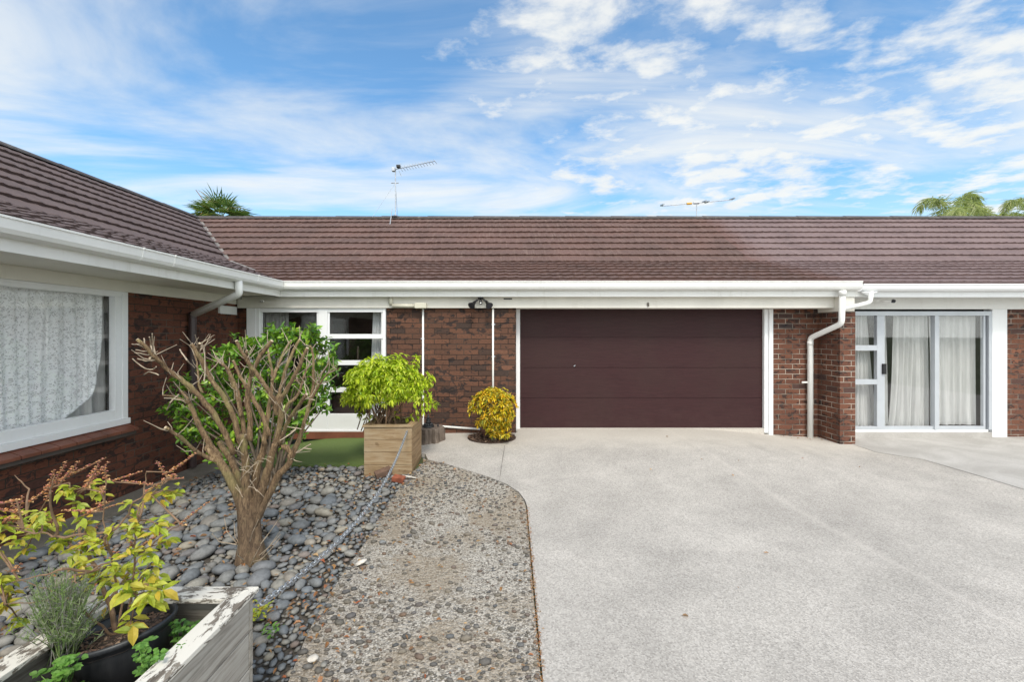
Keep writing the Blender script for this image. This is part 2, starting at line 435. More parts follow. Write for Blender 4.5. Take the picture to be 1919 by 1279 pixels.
vo = t.add('ShaderNodeTexVoronoi', {'Vector': t.pos, 'Scale': 95.0}, feature='F1')
sp = t.add('ShaderNodeTexWhiteNoise', {'Vector': vo.outputs['Position']}).outputs['Value']
vo2 = t.add('ShaderNodeTexVoronoi', {'Vector': t.pos, 'Scale': 34.0}, feature='F1')
big = t.noise(t.pos, 1.6, 5, .6, .5); mid = t.noise(t.pos, 30, 5, .7)
c = t.ramp(sp, [(0, (.13, .115, .095)), (.3, (.30, .27, .23)), (.65, (.43, .395, .345)), (1, (.60, .56, .50))])
c = t.mix(t.mapr(big, .42, .62, 0, .55), c, (.30, .235, .16))
c = t.mix(t.mapr(mid, .56, .70, 0, .6), c, (.13, .105, .08))
t.set(t.pb, 'Base Color', c); t.set(t.pb, 'Roughness', .9)
bump(t, t.math('ADD', t.math('MULTIPLY', vo2.outputs['Distance'], -1.0), t.math('ADD', mid, t.math('MULTIPLY', vo.outputs['Distance'], -.6))), .9, .014); M['agg'] = m
M['bed'] = plain('dark_gravel_bed', (.075, .064, .052), .95, .45, 45, bmp=1.0, bscale=70)
M['ground'] = plain('lawn_ground', (.07, .09, .035), .95, .3, 2)
M['turf'] = None
m, t = new_mat('artificial_grass')
f = t.noise(t.pos, 160, 3, .6); n = t.noise(t.pos, 2, 4)
c = t.mix(t.mapr(f, .3, .7), (.080, .130, .032), (.150, .220, .055)); c = t.mix(t.mapr(n, .5, .8, 0, .35), c, (.15, .17, .06))
t.set(t.pb, 'Base Color', c); t.set(t.pb, 'Roughness', .85); bump(t, f, .8, .008); M['turf'] = m
M['peb'] = island_mat('river_pebble', [(.085, .095, .105), (.125, .133, .14), (.15, .155, .155), (.105, .115, .125), (.19, .18, .155), (.13, .14, .145), (.22, .19, .15), (.10, .11, .12), (.16, .125, .105), (.12, .13, .14), (.11, .12, .13), (.17, .17, .165), (.20, .19, .165), (.105, .112, .12), (.24, .215, .17)], .66, 0, .25, 30, .3, .3, 1.38)
M['agg_stone'] = island_mat('aggregate_stone', [(.075, .078, .08), (.15, .135, .11), (.10, .095, .09), (.21, .18, .14), (.11, .115, .12), (.17, .115, .08), (.085, .09, .095)], .75, 0, .3, 60, .3)
M['bark'] = None
m, t = new_mat('pruned_bark')
x_, y_, z_ = t.sep(t.pos)
n = t.noise(t.scale(t.pos, (1, 1, .22)), 60, 7, .75, 1.0); b_ = t.noise(t.pos, 5, 4, .6)
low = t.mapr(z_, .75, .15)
c = t.ramp(n, [(.34, (.045, .027, .016)), (.5, (.185, .118, .062)), (.68, (.39, .28, .16))])
c = t.mix(t.mapr(b_, .5, .68, 0, .55), c, (.30, .27, .11))
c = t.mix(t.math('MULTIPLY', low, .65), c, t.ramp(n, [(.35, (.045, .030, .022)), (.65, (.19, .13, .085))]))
t.set(t.pb, 'Base Color', c); t.set(t.pb, 'Roughness', .9); bump(t, n, 1.0, .010); M['bark'] = m
M['stem'] = plain('plant_stem', (.20, .125, .075), .8, .3, 20)
M['twig'] = plain('bare_twig', (.38, .31, .23), .85, .3, 20)
M['stemdark'] = plain('shrub_stem', (.13, .10, .07), .8, .3, 20)
M['lf_green'] = island_mat('glossy_leaf', [(.05, .14, .02), (.10, .24, .025), (.20, .38, .03), (.07, .19, .022), (.30, .50, .045), (.11, .26, .025), (.42, .56, .05)], .35, .25)
M['lf_lime'] = island_mat('lime_leaf', [(.42, .54, .02), (.56, .66, .03), (.26, .42, .02), (.64, .70, .05), (.42, .56, .02), (.62, .64, .10), (.28, .46, .03)], .5, .35)
M['lf_croton'] = island_mat('croton_leaf', [(.76, .52, .015), (.80, .60, .03), (.46, .44, .02), (.76, .42, .012), (.10, .17, .02), (.84, .66, .06), (.52, .50, .03), (.13, .20, .02), (.74, .46, .02), (.07, .13, .02), (.74, .40, .02), (.80, .56, .02)], .4, .12)
M['lf_yel'] = island_mat('yellow_green_leaf', [(.36, .44, .03), (.46, .50, .04), (.26, .36, .03), (.54, .50, .05), (.38, .46, .08), (.56, .38, .04), (.30, .42, .05)], .5, .35)
M['spike'] = island_mat('flower_spike', [(.66, .32, .14), (.74, .44, .20), (.42, .14, .15), (.76, .50, .26), (.48, .18, .19), (.70, .30, .16)], .8, .3)
M['weed'] = island_mat('weed_leaf', [(.10, .24, .04), (.15, .32, .05), (.08, .19, .04), (.20, .36, .07)], .55, .3)
M['wisp'] = island_mat('feathery_foliage', [(.16, .27, .08), (.24, .36, .11), (.32, .29, .30), (.14, .22, .08), (.30, .40, .14), (.36, .32, .34)], .7, .3)
M['palm'] = island_mat('palm_leaf', [(.07, .14, .035), (.12, .21, .05), (.20, .27, .08), (.09, .17, .04), (.42, .34, .14)], .5, .3)
M['palm2'] = island_mat('feather_palm_leaf', [(.26, .33, .12), (.42, .48, .20), (.54, .57, .30), (.32, .39, .16), (.64, .62, .38)], .5, .35)
M['trunk'] = plain('palm_trunk', (.12, .10, .08), .9, .3, 10)
M['tmid'] = timber_mat('planter_timber_x', (.32, .225, .125), (.16, .095, .048), (.44, .35, .235), 0)
M['tmidy'] = timber_mat('planter_timber_y', (.31, .20, .105), (.15, .09, .045), (.42, .30, .18), 1)
M['tgrey'] = timber_mat('grey_timber_y', (.34, .315, .28), (.12, .105, .09), (.48, .46, .42), 1)
M['tgreyx'] = timber_mat('grey_timber_x', (.30, .275, .235), (.11, .098, .08), (.42, .39, .35), 0)
M['tpeely'] = timber_mat('peeling_paint_y', (.16, .135, .11), (.045, .035, .028), (.26, .23, .19), 1, ((.66, .63, .57), .445))
M['tpeelx'] = timber_mat('peeling_paint_x', (.16, .135, .11), (.045, .035, .028), (.26, .23, .19), 0, ((.66, .63, .57), .445))
M['stump'] = timber_mat('stump_wood', (.15, .115, .09), (.055, .040, .032), (.25, .20, .165), 2)
M['stone'] = plain('pale_stone', (.62, .58, .52), .8, .15, 12, bmp=.4)
M['mulch'] = plain('bark_mulch_base', (.060, .038, .028), .95, .5, 40, bmp=1, bscale=60)
M['chip'] = island_mat('bark_chip', [(.11, .06, .04), (.20, .12, .08), (.07, .045, .035), (.28, .19, .13)], .85)
M['tilemort'] = plain('sill_mortar', (.075, .060, .052), .9, .2)
M['lamp_glass'] = plain('lamp_lens', (.02, .022, .035), .35, .1)
M['yellow'] = plain('yellow_plastic', (.65, .36, .05), .5, .1)
m, t = new_mat('lace')
x_, y_, z_ = t.sep(t.pos)
lv = t.comb(t.math('MULTIPLY', y_, 1.0), z_, 0.0)
v1 = t.add('ShaderNodeTexVoronoi', {'Vector': t.scale(lv, (17, 13, 1)), 'Scale': 1.0}, feature='DISTANCE_TO_EDGE').outputs['Distance']
v2 = t.add('ShaderNodeTexVoronoi', {'Vector': lv, 'Scale': 52.0}, feature='DISTANCE_TO_EDGE').outputs['Distance']
nn = t.noise(lv, 26, 3, .6, 1.2)
a = t.math('MAXIMUM', t.mapr(nn, .46, .54), t.mapr(v2, .10, .04))
a = t.math('MAXIMUM', a, t.mapr(v1, .05, .02))
a = t.math('MULTIPLY_ADD', a, .42, .58)
df = t.add('ShaderNodeBsdfDiffuse', {'Color': (.95, .97, .98)}); tl = t.add('ShaderNodeBsdfTranslucent', {'Color': (.95, .97, .98)})
cl_ = t.add('ShaderNodeMixShader', {0: .08, 1: df, 2: tl})
t.l.new(t.add('ShaderNodeMixShader', {0: a, 1: t.add('ShaderNodeBsdfTransparent'), 2: cl_}).outputs[0], t.out.inputs[0]); M['lace'] = m

# ================================================================ THE SETTING
mb = MB()
xs = [-300, -80, -40, -20] + [-8 + .5 * i for i in range(52)] + [22, 40, 80, 300]
ys = [-300, -80, -40, -20, -8] + [-4 + .5 * i for i in range(32)] + [15, 20, 40, 80, 300]
b = 0
for yy in ys:
    for xx in xs: mb.v.append((xx, yy, gz(xx, yy) - .045))
nx = len(xs)
for i in range(len(ys) - 1):
    for j in range(nx - 1): a = i * nx + j; mb.f.append((a, a + 1, a + nx + 1, a + nx))
setting(mb.build('ground', M['ground']))
curve = [G(988, 950), G(984, 938), G(972, 922), G(950, 908), G(915, 894), G(880, 883), G(840, 871), G(802, 862)]
XE = curve[0][0]
dpoly = [(XE, -4)] + [(XE, 1), (XE, 3)] + curve + [(-1.2, 6.1), (-1.83, 6.2), (-1.83, 7.2), (.1, 7.2), (.1, 7.55), (14, 7.55), (14, -4)]
setting(sheet('driveway', dpoly, 0, M['drive']))
pat = [(5.40, 7.5), (5.42, 7.05), G(1640, 848), G(1730, 862), G(1820, 888), G(1919, 918), (11.5, 5.2), (14, 4.6), (14, 7.5)]
setting(sheet('patio', pat, .005, M['patio'], .02))
edge = [G(793, 868), G(775, 885), G(755, 905), G(722, 955), G(690, 1010), G(650, 1065), G(610, 1125), G(575, 1190), G(540, 1279)]
e_low = [(edge[-1][0] - .05, .4), (edge[-1][0] - .1, -1)]
apoly = edge + e_low + [(XE - .012, -1), (XE - .012, 1), (XE - .012, 3)] + [(p[0] - .012, p[1] - .012) for p in curve] + [(-1.2, 5.95)]
setting(sheet('aggregate_path', apoly, -.002, M['agg']))
XP = -4.06
setting(sheet('concrete_path', [(-4.5, -1), (XP, -1), (XP, 4), (XP + .02, 6.0), (-3.75, 6.35), (-3.75, 7.1), (-4.5, 7.1)], .012, M['path'], .08))
bpoly = [(XP, -1), (XP, 6.0), (-3.75, 6.3), (-3.6, 5.78), (-1.26, 5.78), (-1.26, 5.4)] + edge + e_low
setting(sheet('pebble_bed', bpoly, -.03, M['bed'], 0))
tf = sheet('artificial_grass_mat', [(-3.74, 5.76), (-1.86, 5.76), (-1.86, 7.12), (-3.74, 7.12)], .012, M['turf'], .03)
tag(tf, 'green artificial grass mat laid in front of the white framed window', 'grass mat')

# ---- pebbles
icos = []
for sub in (1, 2):
    bm = bmesh.new(); bmesh.ops.create_icosphere(bm, subdivisions=sub, radius=1)
    icos.append(([v.co.copy() for v in bm.verts], [tuple(v.index for v in f.verts) for f in bm.faces])); bm.free()
def stone(mb, c, a, b_, h, ang, sub=1, tilt=.15, lump=.12):
    vs, fs = icos[sub]; rot = Euler((random.uniform(-tilt, tilt), random.uniform(-tilt, tilt), ang)).to_matrix()
    s = random.uniform(0, 50); base = len(mb.v)
    for v in vs:
        k = 1 + lump * noise.noise(v * 1.1 + Vector((s, 0, 0)))
        q = rot @ Vector((v.x * a * k, v.y * b_ * k, v.z * h * k)); mb.v.append((c[0] + q.x, c[1] + q.y, c[2] + q.z))
    mb.f += [tuple(base + i for i in f) for f in fs]
placed = {}
def try_place(x, y, r, gap=.76):
    cx_, cy_ = int(x / .16) , int(y / .16)
    for i in range(cx_ - 2, cx_ + 3):
        for j in range(cy_ - 2, cy_ + 3):
            for (a, b_, c) in placed.get((i, j), ()):
                if (a - x) ** 2 + (b_ - y) ** 2 < (gap * (c + r)) ** 2: return False
    placed.setdefault((cx_, cy_), []).append((x, y, r)); return True
TREE = (-2.08, 3.50)
BEDBOX = (-1.87, -1.16, 1.0, 2.07)
def edge_dist(x, y):      # rough distance to the aggregate edge
    ex = min(((p[0] - x) ** 2 + (p[1] - y) ** 2) for p in edge + e_low); return math.sqrt(ex)
mb = MB()
for (smin, smax, tries) in ((.060, .092, 1100), (.036, .060, 6500), (.020, .036, 20000), (.011, .020, 32000)):
    for _ in range(tries):
        x = random.uniform(XP, -.2); y = random.uniform(1.0, 6.3)
        if not inpoly(x, y, bpoly): continue
        if BEDBOX[0] < x < BEDBOX[1] and BEDBOX[2] < y < BEDBOX[3]: continue
        if -1.88 < x < -1.22 and y > 5.42: continue
        r = random.uniform(smin, smax); ed = edge_dist(x, y)
        if r > .058 and (ed < .55 or y > 5.0 or random.random() < .35): continue
        if r > .036 and (ed < .22 or (y > 5.1 and random.random() < .6)): continue
        if (x - TREE[0]) ** 2 + (y - TREE[1]) ** 2 < .10 ** 2: continue
        if not try_place(x, y, r): continue
        el = random.uniform(.68, .92)
        h = r * random.uniform(.42, .62)
        stone(mb, (x, y, gz(x, y) - .03 + h * .75 + random.uniform(0, .012)), r * 1.12, r * el, h, random.uniform(0, 3.14), 1 if r > .034 and y < 5 else 0, .28)
for _ in range(420):      # strays on the path side
    x = random.uniform(-1.3, -.1); y = random.uniform(1.2, 5.6)
    if not inpoly(x, y, apoly): continue
    ed = edge_dist(x, y)
    if random.random() > math.exp(-(ed / .13) ** 2): continue
    r = random.uniform(.014, .034); stone(mb, (x, y, gz(x, y) + r * .35), r * 1.15, r * .8, r * .5, random.uniform(0, 3.14), 1, .3)
tag(mb.build('river_pebbles', M['peb'], smooth=True), 'grey river pebbles covering the bed between the brick wall and the path', 'pebbles', kind='stuff')
mb = MB()
placed = {}
for _ in range(7000):
    x = random.uniform(-1.3, XE); y = random.uniform(1.2, 6.0)
    if not inpoly(x, y, apoly): continue
    dens = .30 + .8 * sst(-.1, .25, noise.noise(Vector((x * 1.4, y * 1.1, 3)))) + (.5 if y > 4.6 else 0) + (.35 if y < 2.4 else 0)
    if 3.0 < y < 4.3 and x < -.2: dens *= .35
    if random.random() > dens: continue
    r = random.choice((.008, .010, .013, .016, .018, .022)) * random.uniform(.8, 1.15)
    if random.random() < .04: r = random.uniform(.026, .036)
    if edge_dist(x, y) < .22: dens = 1; r *= 1.25
    if not try_place(x, y, r, 1.1): continue
    stone(mb, (x, y, gz(x, y) + r * .22), r * 1.2, r * random.uniform(.6, .95), r * .5, random.uniform(-.5, .5), 0, .2)
tag(mb.build('embedded_stones', M['agg_stone'], smooth=True), 'small worn stones standing proud of the exposed aggregate path', 'stones', kind='stuff')
# leaf litter on both
mb = MB()
def litter(x, y, L, dz=.02):
    a = random.uniform(0, 6.28)
    mb.leaf((x, y, gz(x, y) + dz + random.uniform(0, .015)), (math.cos(a), math.sin(a), random.uniform(-.1, .25)), (random.uniform(-.5, .5), random.uniform(-.5, .5), 1), L, L * random.uniform(.3, .6), .5, random.uniform(-.2, .3))
for _ in range(3400):
    x = random.uniform(XP, XE); y = random.uniform(1.2, 6.0)
    inb = inpoly(x, y, bpoly); ina = inpoly(x, y, apoly)
    if BEDBOX[0] < x < BEDBOX[1] and BEDBOX[2] < y < BEDBOX[3]: continue
    if not (inb or ina): continue
    ed = edge_dist(x, y)
    p = .95 if ed < .14 else .6 if ed < .4 else (.28 if inb else .20)
    if random.random() > p: continue
    litter(x, y, random.choice((.012, .018, .025, .035, .045)) if ina else random.uniform(.02, .06), .004 if ina else .012)
for _ in range(900):    # the joint between path and driveway
    y = random.uniform(1.2, 4.55); litter(XE - .006 + random.gauss(0, .010), y, random.uniform(.006, .018), .001)
tag(mb.build('leaf_litter', M['leafdead']), 'dry brown leaf litter scattered on the pebbles and path', 'leaf litter', kind='stuff')
mb = MB()
for _ in range(16):
    x = random.uniform(.6, 7); y = random.uniform(2, 7); litter(x, y, random.uniform(.02, .045), .006)
for _ in range(24):
    litter(random.uniform(4.5, 5.4), random.uniform(7.2, 7.4), .03, .006)
tag(mb.build('driveway_leaves', M['leafdead']), 'few dry leaves lying on the pale driveway', 'leaf litter', kind='stuff')
# control joints cut into the concrete
def groove(pts, wdt, mat, name, label):
    mb = MB(); out = []
    for i in range(len(pts) - 1):
        a, b_ = Vector((*pts[i], 0)), Vector((*pts[i + 1], 0)); n = max(1, int((b_ - a).length / .2))
        for k in range(n + (i == len(pts) - 2)): out.append(a.lerp(b_, k / n))
    for i in range(len(out) - 1):
        d = (out[i + 1] - out[i]).normalized(); s = Vector((-d.y, d.x, 0)) * wdt / 2
        q = [out[i] - s, out[i] + s, out[i + 1] + s, out[i + 1] - s]
        mb.face([(v.x, v.y, gz(v.x, v.y) + .005) for v in q])
    o = mb.build(name, mat); tag(o, label, 'joint', kind='structure'); return o
M['joint'] = plain('joint_dark', (.26, .245, .225), .9, .3)
M['smear'] = plain('cement_smear', (.56, .535, .505), .85, .08, 9)
groove([G(946, 836), G(936, 900)], .010, M['joint'], 'driveway_joint', 'thin dark joint across the driveway in front of the yellow shrub')
groove([G(1642, 849), G(1730, 863), G(1820, 889), G(1919, 919)], .008, M['joint'], 'driveway_joint', 'thin joint between driveway and patio at the right')

# ================================================================ HOUSES
XL = -4.45; XF = -3.67; YF = 6.95; YW = 7.13; ZS = 2.32
house = thing('brick_house', 'L-shaped brown brick unit with maroon garage door, white gutters and brown tiled roof', 'house', (-2, 8, 0))
unit = thing('brick_house', 'neighbouring brick unit at the right with silver sliding door and paler purple-brown roof', 'house', (8, 8, 0))

def wall(mb, ax, c, dep, u0, u1, v0, v1, holes=()):
    """front face at c on axis (0: plane X=c, u=Y / 1: plane Y=c, u=X), thickness dep (signed), holes (u0,u1,v0,v1)"""
    def pt(u, d, v): return (c + d, u, v) if ax == 0 else (u, c + d, v)
    us = sorted({u0, u1, *[h[0] for h in holes], *[h[1] for h in holes]}); vs = sorted({v0, v1, *[h[2] for h in holes], *[h[3] for h in holes]})
    for i in range(len(us) - 1):
        for j in range(len(vs) - 1):
            um, vm = (us[i] + us[i + 1]) / 2, (vs[j] + vs[j + 1]) / 2
            if any(h[0] < um < h[1] and h[2] < vm < h[3] for h in holes): continue
            for d in (0, dep): mb.face([pt(us[i], d, vs[j]), pt(us[i + 1], d, vs[j]), pt(us[i + 1], d, vs[j + 1]), pt(us[i], d, vs[j + 1])])
    for (a, b_, c0, d0) in [*holes, (u0, u1, v0, v1)]:
        for (p, q) in (((a, c0), (b_, c0)), ((b_, c0), (b_, d0)), ((b_, d0), (a, d0)), ((a, d0), (a, c0))):
            mb.face([pt(p[0], 0, p[1]), pt(q[0], 0, q[1]), pt(q[0], dep, q[1]), pt(p[0], dep, p[1])])
    return mb
# left wing wall with the big window
LW = (2.3, 5.05, .683, 2.193)
mb = MB(); wall(mb, 0, XL, -.11, -1.5, YW + .11, -.3, 2.33, [LW]); mb.build('wing_wall', M['brickL'], house)
# front wall: sliver beside the window, brick between window and garage
mb = MB()
wall(mb, 1, YW, .11, XL + .001, -4.29, -.2, 2.33); mb.build('corner_wall', M['brickL'], house)
mb = MB(); wall(mb, 1, YW, .11, -2.03, .08, -.2, 2.33)
wall(mb, 0, .08, -.11, YW + .111, 7.6, -.2, 2.33)
mb.build('front_wall', M['brickA'], house)
mb = MB(); wall(mb, 1, 7.45, .11, 4.445, 5.22, -.3, 2.40)
mb.build('garage_side_wall', M['brickR'], house)
mb = MB().box(5.225, 5.47, 6.955, 7.56, -.3, 2.075)
mb.build('party_wall', M['brickR'], house)
MB().box(5.2235, 5.4715, 6.972, 7.56, 2.0755, ZS - .001).build('frieze_end', M['frieze'], house)
# soffits
mb = MB().box(XL - .3, XF - .021, -1.5, YF + .02, ZS, ZS + .012); mb.box(XF - .020, 5.5, YF + .021, 7.6, ZS + .001, ZS + .012)
mb.build('soffit', M['cream'], house)
mb = MB().box(5.501, 15, YF + .021, 7.6, ZS + .001, ZS + .012); mb.build('soffit', M['white'], unit)
# frieze boards
mb = MB().box(XL + .001, XL + .022, -1.5, 7.055, 2.193, ZS - .001)
mb.box(XL + .022, 5.222, 7.07, 7.10, 2.135, ZS)
mb.build('frieze_board', M['frieze'], house, bevel=.002)
MB().box(.0, 5.222, 7.101, 7.56, 2.140, 2.165).build('garage_lintel', M['frieze'], house)
MB().box(5.472, 15, 7.405, 7.447, 2.135, ZS).build('frieze_board', M['white'], unit, bevel=.002)
# fascias
mb = MB().box(XF - .02, XF, -1.5, YF, 2.306, 2.50); mb.box(XF - .02, 5.60, YF + .0005, YF + .02, 2.306, 2.50)
mb.build('fascia', M['white'], house, bevel=.002)
MB().box(5.601, 15, YF + .0005, YF + .02, 2.300, 2.47).build('fascia', M['white2'], unit, bevel=.002)
# gutters
prof = [(.0, .135), (.0, 0), (.055, 0), (.095, .018), (.112, .05), (.116, .118), (.126, .122), (.126, .138), (.108, .138), (.106, .055), (.09, .03), (.055, .012), (.012, .012), (.012, .135)]
def gut_front(mb, x0, x1, z, mitre=False, k=1.0):
    mb.loft([[((x0 + (o if mitre else 0)), YF - .001 - o, z + h * k) for o, h in prof], [(x1, YF - .001 - o, z + h * k) for o, h in prof]], True, True)
mb = MB(); gut_front(mb, XF, 5.49, 2.404, True)
mb.loft([[(XF + .001 + o, -1.5, 2.404 + h) for o, h in prof], [(XF + .001 + o, YF - o, 2.404 + h) for o, h in prof]], True, True)
for yj in (4.22, 4.62, 6.15):      # joiner sleeves
    mb.loft([[(XF + .004 + o * 1.03, yy, 2.4025 + h * 1.03) for o, h in prof] for yy in (yj, yj + .012)], True, True)
mb.build('gutter', M['pvc'], house)
mb = MB(); gut_front(mb, 5.50, 15, 2.385, False, .82)
mb.build('gutter', M['white2'], unit)
# roofs
LC = .35; NLOW, NUP = 7, 8
def roofprof(s):
    a1, a2 = R(17), R(33.7); L1 = NLOW * LC
    if s < L1: return s * math.cos(a1), s * math.sin(a1), (-math.sin(a1), math.cos(a1))
    return L1 * math.cos(a1) + (s - L1) * math.cos(a2), L1 * math.sin(a1) + (s - L1) * math.sin(a2), (-math.sin(a2), math.cos(a2))
def tiles(u0, u1, fn, du=.0237):
    """fn(u, run, rise) -> xyz"""
    mb = MB(); n = int((u1 - u0) / du)
    us = [u0 + (u1 - u0) * i / n for i in range(n + 1)]
    rnd = random.Random(3)
    for k in range(NLOW + NUP):
        ph = rnd.uniform(-.05, .05)
        rows = []
        for (sv, h0, wf) in ((k * LC + .006, -.010, .0), (k * LC - .006, .036, 1.0), (k * LC + .02, .040, 1.0), (k * LC + LC * .55, .022, .9), (k * LC + LC + .012, .0, .5)):
            run, rise, nr = roofprof(max(0, sv)); row = []
            for u in us:
                q = ((u + ph) / .19) % 1.0
                wv = .009 * (1 - min(1, abs(q - .5) / .22) ** 2 if abs(q - .5) < .22 else 0) + .003 * math.sin(q * 6.283)
                jit = .0022 * math.sin(u * 2.1 + k * 1.7) + .0022 * math.sin(u * 5.3 + k)
                h = h0 + wv * wf + (jit if wf else 0)
                row.append(fn(u, run + nr[0] * h - (.004 * math.sin(u * 1.3 + k)), rise + nr[1] * h))
            rows.append(row)
        b = len(mb.v)
        for row in rows: mb.v += row
        m_ = len(us)
        for i in range(len(rows) - 1):
            for j in range(m_ - 1): a = b + i * m_ + j; mb.f.append((a, a + 1, a + m_ + 1, a + m_))
    return mb
ZE = 2.515; YE = YF - .035; XE_ = XF + .035
RUN, RISE, _n = roofprof((NLOW + NUP) * LC)
def clip(mb, name, mat, parent, co_, no, extra=None):
    me = bpy.data.meshes.new(name); me.from_pydata(mb.v, [], mb.f); bm = bmesh.new(); bm.from_mesh(me)
    for c_, n_ in [(co_, no)] + (extra or []):
        bmesh.ops.bisect_plane(bm, geom=bm.verts[:] + bm.edges[:] + bm.faces[:], plane_co=c_, plane_no=n_, clear_outer=True)
    bm.to_mesh(me); bm.free(); return obj(name, me, mat, parent, False)
XS = 5.06
mbm = tiles(-8.6, 15.0, lambda u, r, h: (u, YE + r, ZE + h))
clip(mbm, 'roof', M['roofA'], house, (XE_, YE, 0), (-1, -1, 0), [((XS, 0, 0), (1, 0, 0))])
clip(mbm, 'roof', M['roofB'], unit, (XS, 0, 0), (-1, 0, 0))
mbl = tiles(-1.5, 12.0, lambda u, r, h: (XE_ - r, u, ZE + h))
rl = clip(mbl, 'wing_roof', M['roofL'], house, (XE_, YE, 0), (1, 1, 0))
# back slopes and ridge
ZR = ZE + RISE
mb = MB().face([(XE_ - RUN, YE + RUN, ZR), (XS, YE + RUN, ZR), (XS, YE + 2 * RUN, ZE), (XE_ - RUN * 2, YE + 2 * RUN, ZE)])
mb.face([(XE_ - RUN, -1.5, ZR), (XE_ - RUN, YE + RUN, ZR), (XE_ - 2 * RUN, YE + 2 * RUN, ZE), (XE_ - 2 * RUN, -1.5, ZE)])
mb.build('rear_roof', M['roofL'], house)
MB().face([(XS, YE + RUN, ZR), (15, YE + RUN, ZR), (15, YE + 2 * RUN, ZE), (XS, YE + 2 * RUN, ZE)]).build('rear_roof', M['roofB'], unit)
def ridge(mb, p0, p1, side):
    pr = [(-.12, -.045), (-.115, -.02), (-.05, .028), (0, .04), (.05, .028), (.115, -.02), (.12, -.045)]
    p0, p1 = Vector(p0), Vector(p1); L = (p1 - p0).length; n = int(L / 1.15)
    for i in range(n):
        a, b_ = p0.lerp(p1, i / n), p0.lerp(p1, (i + 1.015) / n); k = 1.0 + .0 * i
        mb.loft([[tuple(q + Vector((side[0] * o, side[1] * o, h * s + (.006 if s > 1 else 0)))) for o, h in pr] for q, s in ((a, 1.12), (b_, 1.0))], False)
mb = MB(); ridge(mb, (XE_ - RUN + .05, YE + RUN, ZR + .02), (XS, YE + RUN, ZR + .02), (0, 1)); ridge(mb, (XE_ - RUN, -1.5, ZR + .02), (XE_ - RUN, YE + RUN + .02, ZR + .02), (1, 0))
mb.build('ridge_cap', M['ridge'], house)
mb = MB(); ridge(mb, (XS, YE + RUN, ZR + .02), (15, YE + RUN, ZR + .02), (0, 1)); mb.build('ridge_cap', M['ridge'], unit)
mb = MB()
for s0, s1 in ((NLOW * LC * .45, NLOW * LC), (NLOW * LC, (NLOW + NUP) * LC)):
    q = []
    for s in (s0, s1):
        r, h, _ = roofprof(s); q.append((XE_ - r, YE + r, ZE + h))
    for sgn in (-1, 1):
        o = .028
        mb.face([(q[0][0], q[0][1], q[0][2] + .036), (q[1][0], q[1][1], q[1][2] + .036), (q[1][0] + sgn * o, q[1][1] + sgn * o, q[1][2] + .054), (q[0][0] + sgn * o, q[0][1] + sgn * o, q[0][2] + .054)])
mb.build('valley_flashing', M['valley'], house)

# ---- window helpers
def curtain(mb, ax, c, u0, u1, z0, z1, waves, amp, seed=1, shape=None, nv=14, trim=False):
    rnd = random.Random(seed); ph = [rnd.uniform(0, 6.28) for _ in range(5)]; nu = int(waves * 9)
    def fn(a, v):
        a += .30 / waves * noise.noise(Vector((a * waves * .45, v * .5, seed)))
        uu = a + .018 * math.sin(6.28 * a * 3 + ph[0] + v * 1.5) * (1 - v * .4)
        d = amp * (math.sin(6.283 * waves * uu + ph[1]) + .4 * math.sin(6.283 * waves * 2.3 * uu + ph[2] + v * 1.1) + .35 * math.sin(6.283 * waves * .37 * uu + ph[3] + v * 2)) * (.55 + .45 * (1 - v))
        d += amp * .9 * noise.noise(Vector((a * waves * .8, v * 1.6, seed + 9)))
        lo, hi = (u0, u1) if not shape else shape(v)
        u = lo + (hi - lo) * a if not trim else min(u0 + (u1 - u0) * a, hi - .02 * (1 - a)); z = z0 + (z1 - z0) * v
        return (c + d, u, z) if ax == 0 else (u, c + d, z)
    mb.grid(fn, nu, nv); return mb
def room(parent, ax, c, dep, u0, u1, v0, v1):
    """open-fronted dark room behind a window"""
    def pt(u, d, v): return (c + d, u, v) if ax == 0 else (u, c + d, v)
    mb = MB()
    mb.face([pt(u0, dep, v0), pt(u1, dep, v0), pt(u1, dep, v1), pt(u0, dep, v1)])
    for (p, q) in (((u0, v0), (u1, v0)), ((u1, v0), (u1, v1)), ((u1, v1), (u0, v1)), ((u0, v1), (u0, v0))):
        mb.face([pt(p[0], 0, p[1]), pt(q[0], 0, q[1]), pt(q[0], dep, q[1]), pt(p[0], dep, p[1])])
    return mb.build('room_interior', M['dark'], parent)
# ---- big window of the wing
wn = MB()
X0 = XL - .06; X1 = XL + .012
Ya, Yb, Za, Zb = LW
wn.box(X0, X1, Ya, Yb, 2.13, Zb); wn.box(X0, X1, 4.905, Yb, Za + .001, 2.129); wn.box(X0, X1, Ya, 4.904, Za + .06, .855)
wn.box(X0, X1 + .03, Ya, Yb + .02, Za - .005, Za + .0595)
wn.box(X1 + .001, X1 + .014, 4.985, Yb + .004, Za + .06, 2.19); wn.box(X1 + .001, X1 + .012, Ya, 4.984, 2.165, 2.19)
wn.box(X0 + .01, X1 - .02, Ya, Ya + .06, .856, 2.129)
win = wn.build('picture_window', M['white2'], house, bevel=.003)
MB().box(XL - .035, XL - .030, Ya + .03, 4.91, .85, 2.135).build('pane', M['glassL'], win)
def lshape(v):
    z = .80 + 1.35 * v; r = 4.89
    if z < 1.63: r = 4.885 - .14 * ((1.63 - z) / .60) ** 2
    if z < 1.03: r = 4.745 - .30 * min(1, (1.03 - z) / .19)
    return (2.32, r)
mb = MB(); curtain(mb, 0, XL - .125, 2.32, 4.885, .80, 2.15, 20, .018, 2, lshape, 34, True); mb.build('lace_curtain', M['lace'], win, smooth=True)
mb = MB(); curtain(mb, 0, XL - .20, 2.32, 5.02, .76, 2.15, 13, .022, 4); mb.build('curtain', M['curt'], win, smooth=True)
